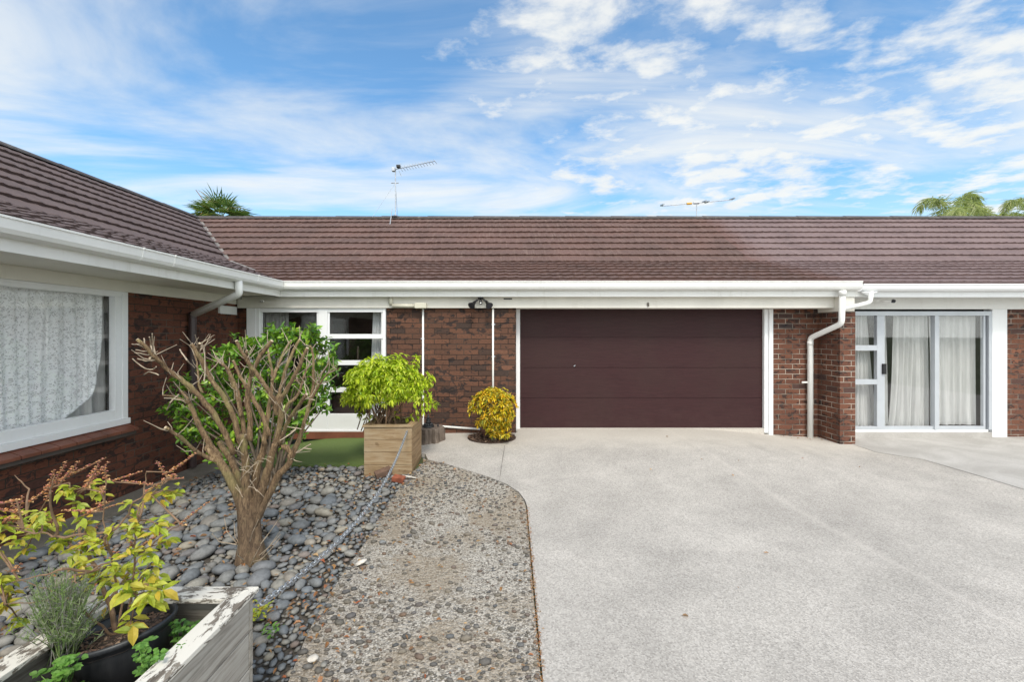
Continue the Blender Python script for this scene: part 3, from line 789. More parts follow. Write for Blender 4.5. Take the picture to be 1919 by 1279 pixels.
r_ = room(win, 0, XL - .065, -1.6, Ya + .01, 5.30, .5, 2.25)
# sill tiles
mb = MB(); yy = Ya - .1
while yy < 5.02 + .02:
    y1 = min(yy + .158, 5.06)
    for (xa, za, xb, zb) in ((XL - .02, .686, XL + .145, .632),):
        q = [(xa, yy, za), (xb, yy, zb), (xb, y1, zb), (xa, y1, za)]
        mb.loft([[(p[0], p[1], p[2] - .030) for p in q], q], True, True)
    yy = y1 + .007
    if y1 >= 5.06: break
mb.build('window_sill', M['tile'], house, bevel=.003)
MB().box(XL + .0008, XL + .125, Ya - .1, 5.05, .560, .606).build('sill_mortar_bed', M['tilemort'], house)
# small high window near the corner
hv = MB().box(XL + .001, XL + .03, 6.64, 7.05, 2.03, 2.15)
for i in range(8): hv.lathe([(.0, 0), (.025, .004), (.025, .01), (0, .014)], (XL + .034, 6.67 + i * .05, 2.02), 8, .5, 1)
hv.build('valance', M['white2'], house)

# ---- front window unit (left of the brick)
S = 115.0
def fx(px): return (px - CX) / S
def fz(py): return HC - (py - CY) / S
wy0, wy1 = YW - .03, YW + .06
wn = MB()
Z1 = 2.134; zb = .13
def vbar(a, b_, z0=zb, z1=Z1, y0=wy0): wn.box(fx(a), fx(b_), y0, wy1, z0, z1)
wn.box(-4.289, fx(481.5), wy0 - .01, wy1, .02, 2.134)              # wide post
vbar(482, 488.3); vbar(598, 614.5); vbar(718.5, 723.5)
for a, b_, xa, xb in ((578, 585.7, 488.4, 597.9), (777, 808, 488.4, 597.9), (578, 585.5, 614.6, 718.4), (626.5, 635, 614.6, 718.4), (676, 684.5, 614.6, 718.4), (727, 735.5, 614.6, 718.4), (776.5, 808, 614.6, 718.4)):
    wn.box(fx(xa), fx(xb), wy0 + .006, wy1, max(zb, fz(b_)), min(Z1, fz(a)))
for (xa, xb, a, b_) in ((492, 594, 589, 773), (618, 715, 589, 623), (618, 715, 638.5, 672.5), (618, 715, 688, 723.5), (618, 715, 739, 773)):  # glazing beads
    for q in ((xa - 3.4, xa, a - 3.2, b_ + 3.2), (xb, xb + 3.2, a - 3.2, b_ + 3.2)): wn.box(fx(q[0]), fx(q[1]), wy0 + .02, wy0 + .04, fz(q[3]), fz(q[2]))
wn.box(fx(482), fx(724), wy0 - .02, wy0 - .0005, zb, zb + .022)
fw = wn.build('front_window', M['white2'], house, bevel=.002)
for xa, xb, a, b_ in ((488, 598, 585, 778), (614, 719, 585, 627), (614, 719, 634, 677), (614, 719, 684, 728), (614, 719, 735, 777)):
    MB().box(fx(xa), fx(xb), wy0 + .045, wy0 + .049, fz(b_), fz(a)).build('pane', M['glass'], fw)
mb = MB(); curtain(mb, 1, YW + .16, fx(484), fx(534), .30, 2.12, 8, .018, 6); mb.build('curtain', M['greycurt'], fw, smooth=True)
mb = MB(); curtain(mb, 1, YW + .16, fx(692), fx(724), .30, 2.12, 5, .018, 8, lambda v: (fx(694 - 8 * (1 - v)), fx(722))); mb.build('curtain', M['net'], fw, smooth=True)
mb = MB().box(fx(652), fx(656), YW + .4, YW + .43, .2, 1.5).box(fx(600), fx(720), YW + .5, YW + .9, .15, .62)
mb.build('cabinet', plain('dark_cabinet', (.05, .032, .028), .5, .2), fw, bevel=.01)
room(fw, 1, YW + .061, 2.4, fx(478), fx(728), .06, 2.3)
MB().box(fx(470), -2.03, YW - .055, YW + .1, .012, .129).build('brick_sill', M['tile'], house, bevel=.004)

# ---- garage
YD = 7.50
gd = thing('garage_door', 'x', 'x')
for k_ in ('label', 'category'): del gd[k_]
gd.parent = house; gd.matrix_parent_inverse = parent_inv(house); gd.location = (2.2, YD, 0)
def parent_world(o): return o
zs = [.105]
for pyv in (746.5, 689.5, 632.7): zs.append(HC - (pyv - CY) / (F / YD))
zs.append(2.138)
_pi = Matrix.Identity(4)
for i in range(4):
    mb = MB().box(.150, 4.305, YD, YD + .04, zs[i] + .003, zs[i + 1] - .003)
    o = mb.build('door_panel', M['door'], None); o.parent = gd; o.matrix_parent_inverse = Matrix.Translation((-2.2, -YD, 0))
o = MB().box(.150, 4.305, YD + .012, YD + .0399, .107, 2.137).build('door_backing', M['door']); o.parent = gd; o.matrix_parent_inverse = Matrix.Translation((-2.2, -YD, 0))
mb = MB().tube([(1.085 - .012, YD - .012, 1.16), (1.085 + .012, YD - .016, 1.18)], .008, 8); o = mb.build('lock', M['galv']); o.parent = gd; o.matrix_parent_inverse = Matrix.Translation((-2.2, -YD, 0))
mb = MB().box(.155, 4.30, YD - .06, YD + .05, -.1, .105); mb.build('threshold', M['drive'], house)
MB().box(.0815, .1495, 7.44, 7.56, .03, 2.139).build('garage_jamb', M['white2'], house, bevel=.004)
mb = MB().box(4.306, 4.372, 7.44, 7.56, .03, 2.139); mb.box(4.374, 4.442, 7.415, 7.50, -.05, 2.139)
mb.build('garage_jamb', M['white2'], house, bevel=.004)
# ---- sliding door of the neighbouring unit
S2 = F / 7.45
def gx(px): return (px - CX) / S2
def gzz(py): return HC - (py - CY) / S2
slz0, slz1 = gzz(805.5), 2.134
sl = MB(); A0, A1 = 7.43, 7.50
def bx2(a, b_, t_, bt, y0=A0, y1=A1): sl.box(gx(a), gx(b_), y0, y1, max(slz0, gzz(bt)), min(slz1, gzz(t_)))
bx2(1580, 1856, 584, 592, 7.425); bx2(1580, 1641.9, 799.7, 806); bx2(1580, 1641.9, 647.5, 657.5); bx2(1580, 1641.9, 711.5, 721)
bx2(1642, 1648.7, 592.1, 806); bx2(1580, 1586, 592.1, 806, 7.44)
bx2(1649, 1656.8, 592.1, 806, 7.435); bx2(1656.9, 1748.9, 799.5, 806, 7.445); bx2(1749, 1757, 592.1, 806, 7.42); bx2(1757.1, 1843, 799.5, 806, 7.435)
bx2(1843.1, 1847, 592.1, 806, 7.45); bx2(1850, 1856, 592.1, 812, 7.42)
sld = sl.build('sliding_door', M['alu'], unit, bevel=.002)
for xa, xb, a, b_ in ((1586, 1642, 592, 648), (1586, 1642, 657, 712), (1586, 1642, 720, 800), (1656.5, 1749.5, 592, 800), (1756.5, 1843.5, 592, 800)):
    MB().box(gx(xa), gx(xb), 7.462, 7.466, gzz(b_), gzz(a)).build('pane', M['glass'], sld)
MB().box(gx(1651), gx(1657.5), 7.405, 7.434, gzz(701.5), gzz(682)).build('handle', M['black'], sld, bevel=.004)
def csh(a0, a1, b0, b1): return lambda v: (gx(a0 + (b0 - a0) * v), gx(a1 + (b1 - a1) * v))
mb = MB(); curtain(mb, 1, 7.60, 0, 1, .12, 2.10, 6, .020, 11, csh(1600, 1652, 1612, 1636)); curtain(mb, 1, 7.60, 0, 1, .12, 2.10, 4, .018, 12, csh(1652, 1676, 1651, 1673)); mb.build('curtain', M['curt'], sld, smooth=True)
mb = MB(); curtain(mb, 1, 7.60, 0, 1, .12, 2.10, 7, .036, 13, lambda v: (gx(1674 + 14 * v ** .6), gx(1752))); mb.build('curtain', M['curt'], sld, smooth=True)
mb = MB(); curtain(mb, 1, 7.60, 0, 1, .14, 2.10, 6, .034, 14, lambda v: (gx(1757), gx(1843))); mb.build('curtain', M['curt'], sld, smooth=True)
room(sld, 1, 7.501, 2.5, gx(1570), gx(1900), .03, 2.2)
MB().box(gx(1580), gx(1850), 7.43, 7.50, -.08, slz0 - .001).build('door_sill', M['white2'], unit, bevel=.004)
MB().box(gx(1580), gx(1849), 7.36, 7.4295, -.08, .052).build('door_step', M['patio'], unit, bevel=.004)
MB().box(gx(1856.2), gx(1884), 7.42, 7.56, -.05, 2.134).build('door_board', M['white2'], unit, bevel=.003)
mb = MB(); wall(mb, 1, 7.45, .11, gx(1884) + .002, 15, -.3, 2.40); wall(mb, 1, 7.45, .11, 5.475, gx(1580) - .001, -.3, 2.40); mb.build('wall', M['brickR'], unit)

# ---- rainwater pipes (parts of the houses)
def elbow(pts, r, steps=4):
    """round the corners of a polyline"""
    pts = [Vector(p) for p in pts]; out = [pts[0]]
    for i in range(1, len(pts) - 1):
        a = pts[i] + (pts[i - 1] - pts[i]).normalized() * r; b_ = pts[i] + (pts[i + 1] - pts[i]).normalized() * r
        for k in range(steps + 1):
            t_ = k / steps; out.append(a.lerp(pts[i], t_).lerp(pts[i].lerp(b_, t_), t_))
    out.append(pts[-1]); return out
A = Vector((XF + .055, 5.80, 2.42)); B = P(443, 551, 5.83); C = P(363, 590, 6.02)
C.x = XL + .07; B.x = XF + .045
mb = MB().tube(elbow([A, B, C], .035), .046, 16)
dp = mb.build('downpipe', M['pvc'], house, smooth=True)
mb = MB().tube([(C.x - .004, C.y, C.z + .03), (C.x - .004, C.y, -.12)], .047, 16).box(C.x - .075, C.x, C.y - .055, C.y + .055, 1.05, 1.07)
mb.build('lower_downpipe', M['brown_pipe'], house, smooth=False)
q0 = P(1577, 546, 6.86); q1 = P(1577, 607, 6.88); q2 = P(1518.5, 634, 7.38); q3 = P(1518.5, 826, 7.38); q0.x = q1.x
mb = MB().tube(elbow([q0, q1, q2, q3], .06), .043, 18).tube([q0 + Vector((0, 0, .012)), q0 - Vector((0, 0, .07))], .052, 18)
s0 = P(1632, 546, 6.86); s1 = P(1631, 567, 6.87); s2 = P(1579, 580, 6.88)
mb.tube(elbow([s0, s1, s2], .05), .034, 14)
mb.tube([q2 - Vector((0, 0, .055)), q2 - Vector((0, 0, .12))], .047, 18)
mb.build('downpipe', M['pvc'], house, smooth=True)
mb = MB().box(5.03 - .12, 5.10, 7.385, 7.40, .885, .912); mb.build('pipe_bracket', M['pvc'], house)
mb = MB().lathe([(.10, 0), (.085, -.02), (.045, -.05), (.036, -.06)], (s0.x, YF - .06, 2.38), 18, 1.3, .55); mb.build('gutter_outlet', M['white2'], unit, smooth=True)

# ---- small fittings
cb = thing('electrical_conduit', 'cream pipe and junction box under the eave with a thin white pipe down the bricks', 'pipe', (-1.4, 7.1, 2.1), 'white pipes on the brick wall')
mb = MB().tube([(fx(735), 7.045, ZS - .002), (fx(735), 7.045, 2.185), ], .032, 14).tube([(fx(738), 7.043, 2.170), (fx(781), 7.043, 2.170)], .032, 14)
mb.build('upper_pipe', M['pvc_cream'], cb, smooth=True)
MB().box(fx(780), fx(801.5), 6.995, 7.069, 2.125, 2.215).build('junction_box', M['pvc_cream'], cb, bevel=.01)
XP1 = fx(793.3)
mb = MB().tube(elbow([(XP1, YW - .022, 2.125), (XP1, YW - .022, .235), (fx(900), YW - .022, .165)], .03), .0165, 10)
mb.build('lower_pipe', M['pvc'], cb, smooth=True)
for pz in (1.63, .9): MB().box(XP1 - .035, XP1 + .02, YW - .026, YW - .001, pz, pz + .018).build('clip', M['galv'], cb)
c2 = thing('electrical_conduit', 'thin white pipe running down the bricks from the black floodlight to the yellow shrub', 'pipe', (fx(924), 7.1, 2.1), 'white pipes on the brick wall')
XP2 = fx(924)
MB().tube([(XP2, YW - .02, 2.133), (XP2, YW - .02, .22)], .0165, 10).build('pipe', M['pvc'], c2, smooth=True)
for pz in (1.86, 1.34): MB().box(XP2 - .024, XP2 + .035, YW - .024, YW - .001, pz, pz + .018).build('clip', M['galv'], c2)
fl = thing('floodlight', 'black twin-head floodlight with a motion sensor hanging under the eave', 'floodlight', (fx(901), 7.0, 2.3))
yf = 7.0; fxc = (901 - CX) * yf / F
MB().lathe([(.045, 0), (.05, -.008), (.05, -.03), (.02, -.05), (0, -.052)], (fxc, yf, ZS), 16).build('mount', M['black'], fl, smooth=False)
for sg in (-1, 1):
    p0 = Vector((fxc + sg * .02, yf, ZS - .04)); p1 = Vector((fxc + sg * .085, yf - .01, ZS - .085)); p2 = Vector((fxc + sg * .15, yf - .03, ZS - .12))
    MB().tube([p0, p0.lerp(p1, .4), p0.lerp(p1, .45), p1], [.009, .009, .017, .017], 10).build('arm', M['black'], fl)
    d = Vector((sg * .55, -.75, -.75)).normalized()
    h = MB().tube([p1, p1 + d * .03, p1 + d * .06, p1 + d * .12, p1 + d * .125], [.018, .026, .03, .06, .062], 16).build('lamp_head', M['black'], fl)
    MB().tube([p1 + d * .1255, p1 + d * .1285], [.052, .048], 16).build('lens', M['lamp_glass'], h)
MB().tube([(fxc, yf - .005, ZS - .045), (fxc, yf - .01, ZS - .075), (fxc, yf - .02, ZS - .12), (fxc, yf - .022, ZS - .135)], [.012, .022, .027, .016], 12).build('sensor', M['black'], fl, smooth=True)
MB().lathe([(.0, 0), (.012, .002), (.016, .012), (.012, .022), (0, .025)], (fxc, yf - .046, ZS - .128), 12).build('sensor_lens', M['pvc'], fl, smooth=True)
vt = MB().box(fx(944), fx(959.5), 7.056, 7.0695, 2.272, 2.292).build('door_sensor', M['black'], bevel=.002); tag(vt, 'slim black slot fixed to the cream board left of the garage door', 'fitting')
mb = MB().lathe([(.012, -.006), (.019, -.003), (.019, .003), (.012, .006)], (fx(1212), 7.05, 2.207), 12, 1, 1).tube([(fx(1212), 7.066, 2.207), (fx(1212), 7.05, 2.165), (fx(1212), 7.052, 2.160)], .009, 8)
mb = MB()
for dz in (.016, -.014): mb.tube([(fx(1212) + .014 * math.cos(a_), 7.062, 2.187 + dz + .014 * math.sin(a_)) for a_ in [i * .6283 for i in range(11)]], .006, 6)  # two rings form the small dark screw hook
tag(mb.build('screw_hook', plain('bronze_hook', (.10, .08, .06), .5)), 'small dark metal 8-shaped hook on the board above the garage door', 'hook')
sc_ = thing('security_light', 'small white oval security lamp with dark eye under the right eave', 'security light', (gx(1665), 7.3, 2.25))
ys_ = 7.2
pc = P(1663, 564.5, ys_)
mb = MB(); mb.lathe([(0, -.028), (.06, -.022), (.10, -.004), (.10, .006), (.05, .022), (0, .026)], pc, 20, 1.0, .5); mb.build('housing', M['pvc'], sc_, smooth=True)
MB().tube([pc + Vector((.055, -.035, -.002)), pc + Vector((.062, -.065, -.010))], [.03, .026], 14).build('eye', M['lamp_glass'], sc_)
MB().lathe([(.0, -.03), (.03, -.024), (.045, 0), (.045, .012), (0, .014)], P(1641, 563, 7.25), 16).build('base', M['pvc'], sc_, smooth=True)
pc = P(491, 565, 7.04)
o = thing('eave_sensor', 'tiny white sensor with two dark eyes on the board at the inner corner', 'sensor', pc)
MB().lathe([(0, -.02), (.03, -.016), (.034, 0), (.03, .016), (0, .02)], pc, 16, 1.1, .5).build('sensor_body', M['pvc'], o, smooth=True)
mb = MB()
for sg in (-1, 1): mb.lathe([(0, -.008), (.009, -.004), (.009, .004), (0, .008)], pc + Vector((sg * .016, -.018, -.004)), 8)
mb.build('eye', M['black'], o)
pc = P(452, 556, 6.3)
mb = MB().tube([(pc.x, pc.y, ZS), (pc.x, pc.y, ZS - .07)], .0025, 5).tube([(pc.x, pc.y, ZS - .068), (pc.x, pc.y, ZS - .11)], .007, 8)
tag(mb.build('pull_cord', M['black']), 'short dark cord hanging from the soffit beside the white downpipe', 'cord')

# ---- aerials on the ridge
def aerial(px, py_top, label):
    YR = YE + RUN; p = P(px, 408, YR); top = P(px, py_top, YR)
    t_ = thing('television_aerial', label, 'aerial', (p.x, YR, ZR), 'television aerials on the ridge')
    MB().tube([(p.x, YR, ZR + .03), (p.x, YR, top.z)], .015, 8).build('mast', M['galv'], t_)
    return t_, p.x, YR, top.z
t_, ax_, ay, az = aerial(741, 316, 'tall mast aerial with a long many-toothed boom rising to the right')
e0 = P(739, 318, ay); e1 = P(815, 302, ay - 1.0)
mb = MB().tube([e0, e1], .008, 6); mb.build('boom', M['galv'], t_)
mb = MB()
for i in range(13):
    c_ = e0.lerp(e1, .16 + i * .07); L = .15 - .004 * i
    mb.tube([c_ + Vector((-.3 * L, 0, L * .35)), c_, c_ + Vector((.3 * L, .1, -L * .3))], .0055, 5)
mb.tube([e0 + Vector((.18, 0, .16)), e0 + Vector((.02, 0, -.02))], .007, 5).tube([e0 + Vector((.12, 0, -.02)), e0 + Vector((.19, 0, -.18))], .007, 5)
mb.build('elements', M['galv'], t_)
MB().box(e0.x + .1, e0.x + .2, ay - .2, ay - .1, e0.z - .01, e0.z + .06).build('junction', M['black'], t_, bevel=.01)
MB().box(e0.x - .06, e0.x + .03, ay - .05, ay + .05, e0.z - .05, e0.z + .05).build('bracket', M['galv'], t_, bevel=.01)
mb = MB().tube([P(741, 343, ay), P(697, 408, ay - .1)], .004, 5); mb.tube([P(741, 343, ay), P(745, 408, ay + 1.2)], .004, 5).tube([P(733, 343, ay), P(747, 343, ay)], .012, 6); mb.build('guy_wire', M['galv'], t_)
mb = MB().lathe([(.16, .0), (.03, .07), (.02, .09)], (ax_, ay, ZR + .03), 10); mb.build('foot', M['galv'], t_)
r_, h_, _n = roofprof((NLOW + NUP - 1.4) * LC)
pb_ = P(731, 427, YE + r_)
mb = MB().tube([(pb_.x, YE + r_, ZE + h_ + .02), P(735, 391, YE + r_)], .012, 6)
tag(mb.build('vent_rod', M['galv']), 'short thin metal rod standing on the tiles left of the tall aerial', 'rod')
t_, ax_, ay, az = aerial(1305.5, 380, 'low aerial with a wide bare crossbar and yellow clamp')
MB().tube([P(1240, 386.5, ay), P(1373, 374.5, ay)], .009, 6).build('boom', M['galv'], t_)
for a_, b_ in ((1241, 385), (1320, 378.5), (1325, 379.5), (1372.5, 373.5)):
    c_ = P(a_, b_, ay); MB().tube([c_ - Vector((0, .12, .01)), c_ + Vector((0, .12, .03))], .022, 6).build('element', M['galv'], t_)
MB().tube([P(1300, 381, ay), P(1310, 380.5, ay)], .03, 6).build('mast_clamp', M['galv'], t_)
MB().tube([P(1287, 382, ay), P(1296, 381.5, ay)], .030, 8).build('clamp', M['yellow'], t_)

# ================================================================ PLANTERS
def planter(x0, x1, y0, y1, z0, z1, mx, my, rx, ry, label, nb=4, soilz=.13, cap=.095):
    t_ = thing('timber_planter', label, 'planter', ((x0 + x1) / 2, (y0 + y1) / 2, z0), 'square timber planters')
    hb = (z1 - .022 - z0) / nb; th = .028
    def side(ax, c0, c1, mat):
        mb = MB()
        for k in range(nb):
            a, b_ = z0 + k * hb + .002, z0 + (k + 1) * hb - .002; j = random.uniform(-.0015, .0015)
            if ax == 1: mb.box(x0 + .001, x1 - .001, c0 + j, c1 + j, a, b_)
            else: mb.box(c0 + j, c1 + j, y0 + th + .003, y1 - th - .003, a, b_)
        mb.build('side_panel', mat, t_, bevel=.003)
    side(1, y0, y0 + th, mx); side(1, y1 - th, y1, mx); side(0, x0, x0 + th, my); side(0, x1 - th, x1, my)
    o_ = .018
    def cap_poly(q, mat):
        mb = MB(); mb.loft([[(p[0], p[1], z1 - .022) for p in q], [(p[0], p[1], z1) for p in q]], True, True); mb.build('rim_board', mat, t_, bevel=.003)
    X0, X1, Y0, Y1 = x0 - o_, x1 + o_, y0 - o_, y1 + o_; g = .0015
    cap_poly([(X0 + g, Y0), (X1 - g, Y0), (X1 - cap - g, Y0 + cap), (X0 + cap + g, Y0 + cap)], rx)
    cap_poly([(X0 + g, Y1), (X0 + cap + g, Y1 - cap), (X1 - cap - g, Y1 - cap), (X1 - g, Y1)], rx)
    cap_poly([(X0, Y0 + g), (X0 + cap, Y0 + cap + g), (X0 + cap, Y1 - cap - g), (X0, Y1 - g)], ry)
    cap_poly([(X1, Y0 + g), (X1, Y1 - g), (X1 - cap, Y1 - cap - g), (X1 - cap, Y0 + cap + g)], ry)
    mb = MB(); mb.grid(lambda a, b_: (x0 + th + (x1 - x0 - 2 * th) * a, y0 + th + (y1 - y0 - 2 * th) * b_, z1 - soilz + .02 * noise.noise(Vector((a * 5, b_ * 5, x0)))), 14, 14)
    mb.build('soil', M['soil'], t_, smooth=True)
    return t_
PX0, PX1, PY0, PY1 = -1.845, -1.245, 5.48, 6.08
planter(PX0, PX1, PY0, PY1, -.09, .565, M['tmid'], M['tmidy'], M['tmid'], M['tmidy'], 'honey brown timber planter holding the lime green bush beside the driveway')
FX0, FX1, FY0, FY1 = -1.84, -1.198, 1.38, 2.032
planter(FX0, FX1, FY0, FY1, -.16, .52, M['tgreyx'], M['tgrey'], M['tpeelx'], M['tpeely'], 'grey weathered timber planter with peeling white rim in the front corner', soilz=.30, cap=.10)

# ---- chain between the planters
a_ = Vector((-1.30, 5.468, .50)); b_ = Vector((-1.19, 2.08, .42)); nlk = 118
pts = []
for i in range(nlk + 1):
    s = i / nlk; p = a_.lerp(b_, s); p.z -= .78 * s * (1 - s); p.x += .05 * math.sin(s * math.pi); pts.append(p)
mb = MB()
def link(mb, c, d, flip, L=.0205, w_=.0115, r=.0034):
    d = d.normalized(); u = d.cross(Vector((0, 0, 1))).normalized(); v = u.cross(d)
    sd = (u * math.cos(R(40)) + v * math.sin(R(40))) if flip else (u * -math.sin(R(40)) + v * math.cos(R(40)))
    ring = []
    for k in range(10):
        an = k / 10 * 6.2832; ca, sa = math.cos(an), math.sin(an)
        ring.append((c + d * (ca * w_ * .55 + (L - w_ * .55) * (1 if ca > 0 else -1) * min(1, abs(ca) * 3)) + sd * sa * w_, d * ca + sd * sa))
    nn = sd.cross(d).normalized(); b0 = len(mb.v)
    for (p, o) in ring:
        o = o.normalized()
        for q in range(5):
            an = q / 5 * 6.2832; mb.v.append(tuple(p + (o * math.cos(an) + nn * math.sin(an)) * r))
    for k in range(10):
        for q in range(5): mb.f.append((b0 + k * 5 + q, b0 + k * 5 + (q + 1) % 5, b0 + ((k + 1) % 10) * 5 + (q + 1) % 5, b0 + ((k + 1) % 10) * 5 + q))
for i in range(nlk): link(mb, (pts[i] + pts[i + 1]) / 2, pts[i + 1] - pts[i], i % 2)
tag(mb.build('steel_chain', M['galv'], smooth=True), 'galvanised steel chain hanging low between the two timber planters', 'chain')

# ================================================================ PRUNED TREE
YT = 3.5
def zt(zx, zy, dy): return P(220 + zx / 4, 540 + zy / 4, YT + dy)
tree = thing('pruned_tree', 'hard pruned bare tree with a fan of thick cut branches on the pebbles', 'tree', (TREE[0], TREE[1], gz(*TREE)))
fork = P(466, 940, YT)
rt = random.Random(5)
def wiggle(pts, amp, sub=4):
    """Catmull-Rom resample with small kinks"""
    pts = [Vector(p) for p in pts]; out = []
    for i in range(len(pts) - 1):
        p0 = pts[max(0, i - 1)]; p1 = pts[i]; p2 = pts[i + 1]; p3 = pts[min(len(pts) - 1, i + 2)]
        for k in range(sub):
            t_ = k / sub
            q = .5 * ((2 * p1) + (p2 - p0) * t_ + (2 * p0 - 5 * p1 + 4 * p2 - p3) * t_ * t_ + (3 * p1 - p0 - 3 * p2 + p3) * t_ ** 3)
            out.append(q + Vector((rt.gauss(0, amp), rt.gauss(0, amp), rt.gauss(0, amp))))
    out.append(pts[-1]); return out
mb = MB()
gzt = gz(*TREE)
# trunk with flare, then thick stems
tr_pts = [Vector((TREE[0] - .01, YT, gzt - .06)), Vector((TREE[0] - .01, YT, gzt + .02)), P(468, 1010, YT), P(466, 970, YT), P(464, 940, YT), P(462, 915, YT)]
rad = [.135, .104, .077, .072, .070, .05]; n = 44; rings = []
for li in range(31):
    f = li / 30 * 5; k = min(int(f), 4); fr = f - k
    p = tr_pts[k].lerp(tr_pts[k + 1], fr); r = rad[k] + (rad[k + 1] - rad[k]) * fr
    ring_ = []
    for j in range(n):
        a0 = 2 * math.pi * j / n
        q = Vector((math.cos(a0) * 5.5, math.sin(a0) * 5.5, p.z * 3.0))
        d_ = 1 + .13 * math.sin(a0 * 3 + 1) * (1 - f / 9) + .13 * noise.noise(q) - .09 * abs(noise.noise(q * 1.9 + Vector((7, 0, 0))))
        ring_.append(tuple(p + Vector((math.cos(a0), math.sin(a0), 0)) * r * d_ * 1.04))
    rings.append(ring_)
mb.loft(rings, True, True)
stems = [([(468, 990), (452, 945), (432, 900), (408, 862), (386, 838)], [.072, .066, .056, .047, .040], -.02),
         ([(466, 985), (448, 930), (440, 880), (425, 850), (410, 830)], [.06, .055, .045, .040, .034], .12),
         ([(468, 990), (463, 930), (460, 880), (457, 840), (452, 815)], [.07, .06, .05, .042, .035], -.08),
         ([(470, 990), (474, 930), (482, 880), (492, 850), (497, 828)], [.065, .06, .05, .042, .034], .05),
         ([(472, 990), (484, 940), (498, 895), (508, 860), (515, 832)], [.065, .06, .052, .044, .036], -.05),
         ([(475, 985), (496, 940), (520, 895), (540, 870), (544, 852)], [.06, .052, .045, .038, .03], .0)]
for px_, rs, dy in stems:
    pts_ = [P(a, b__, YT + dy * i / 3) for i, (a, b__) in enumerate(px_)]
    w_ = wiggle(pts_, .003, 4); rr = []
    for i in range(len(w_)):
        f = i / (len(w_) - 1) * (len(rs) - 1); k = min(int(f), len(rs) - 2); rr.append((rs[k] + (rs[k + 1] - rs[k]) * (f - k)) * .60)
    mb.tube(w_, rr, 10)
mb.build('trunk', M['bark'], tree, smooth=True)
br = [  # (points in enlarged-view units), depth at tip, base radius, tip radius
 ([(880, 1250), (780, 1040), (660, 860), (500, 705), (370, 610), (290, 520), (150, 388)], -.35, .032, .016),
 ([(560, 790), (480, 690), (405, 640), (290, 545), (245, 525)], -.3, .014, .010),
 ([(930, 1180), (880, 1000), (800, 820), (700, 680), (620, 520), (556, 424)], -.15, .031, .018),
 ([(606, 540), (604, 480), (616, 416)], -.12, .015, .012),
 ([(770, 1279), (680, 1150), (600, 1000), (545, 880), (520, 850), (440, 820), (340, 805)], .0, .036, .008),
 ([(650, 1110), (590, 980), (540, 850), (470, 770)], .15, .026, .012),
 ([(820, 1330), (680, 1275), (560, 1200), (470, 1120), (362, 1048)], -.3, .022, .015),
 ([(950, 1180), (940, 1000), (900, 780), (830, 620), (752, 542)], .15, .028, .013),
 ([(1200, 950), (1180, 870), (1100, 720), (1010, 600), (960, 520), (892, 398)], -.2, .027, .015),
 ([(1000, 1150), (990, 960), (970, 830), (1010, 640), (1080, 500), (1158, 398)], .05, .029, .019),
 ([(1100, 1180), (1130, 950), (1160, 680), (1132, 480)], .2, .030, .011),
 ([(1180, 910), (1200, 830), (1230, 740), (1280, 560), (1368, 388)], .1, .021, .014),
 ([(1180, 1200), (1225, 1000), (1212, 860), (1262, 780), (1350, 620), (1424, 452)], -.15, .031, .016),
 ([(1290, 1279), (1320, 1240), (1390, 1040), (1440, 870), (1470, 700), (1462, 480), (1440, 440)], -.05, .028, .008),
 ([(1445, 860), (1480, 790), (1560, 660), (1660, 604)], -.1, .014, .006),
 ([(1470, 760), (1510, 690), (1585, 560)], -.02, .012, .006),
 ([(1210, 1180), (1270, 1030), (1330, 920), (1420, 798)], -.25, .021, .014),
 ([(1200, 1120), (1270, 890), (1340, 820), (1390, 700), (1420, 594)], .2, .021, .009),
 ([(1390, 700), (1340, 690), (1500, 650)], .2, .007, .003),
 ([(1150, 1110), (1060, 900), (980, 760), (925, 670), (868, 548)], .1, .026, .014),
 ([(1160, 700), (1200, 600), (1240, 500), (1302, 396)], .3, .016, .012),
 ([(930, 960), (890, 800), (850, 680), (815, 600), (790, 560)], .3, .018, .008),
 ([(640, 790), (610, 700), (596, 560), (570, 500)], .2, .014, .006),
 ([(1240, 1180), (1300, 1230), (1310, 1279)], .0, .026, .028),
 ([(1000, 650), (985, 560), (970, 470)], -.1, .012, .010),
]
mb = MB(); tw = MB(); ends = []
for pts_, dtip, r0, r1 in br:
    n_ = len(pts_); q = [zt(a, b__, dtip * (i / (n_ - 1)) ** 1.2) for i, (a, b__) in enumerate(pts_)]
    w_ = wiggle(q, .0028, 4); m_ = len(w_)
    rr = [.74 * (r0 + (r1 - r0) * (i / (m_ - 1))) * (1 + rt.uniform(-.08, .10)) for i in range(m_)]
    mb.tube(w_, rr, 9)
    e_ = (w_[-1] - w_[-2]).normalized()
    if r1 > .009: ends.append((w_[-1] - e_ * .001, w_[-1] + e_ * .004, rr[-1] * .93))
    if r1 > .005:      # twigs
        for _ in range(rt.randint(5, 10)):
            i = rt.randint(m_ // 3, m_ - 1); b0 = w_[i]; ax2 = (w_[i] - w_[i - 1]).normalized()
            d = (ax2 * .6 + Vector((rt.gauss(0, .7), rt.gauss(0, .7), rt.uniform(-.1, .9)))).normalized(); L = rt.uniform(.05, .19)
            tw.tube([b0, b0 + d * L * .5 + Vector((rt.gauss(0, .01), 0, rt.gauss(0, .01))), b0 + d * L + Vector((rt.gauss(0, .015), 0, .02))], [.0042, .003, .0018], 5)
mb.build('branches', M['bark'], tree, smooth=True)
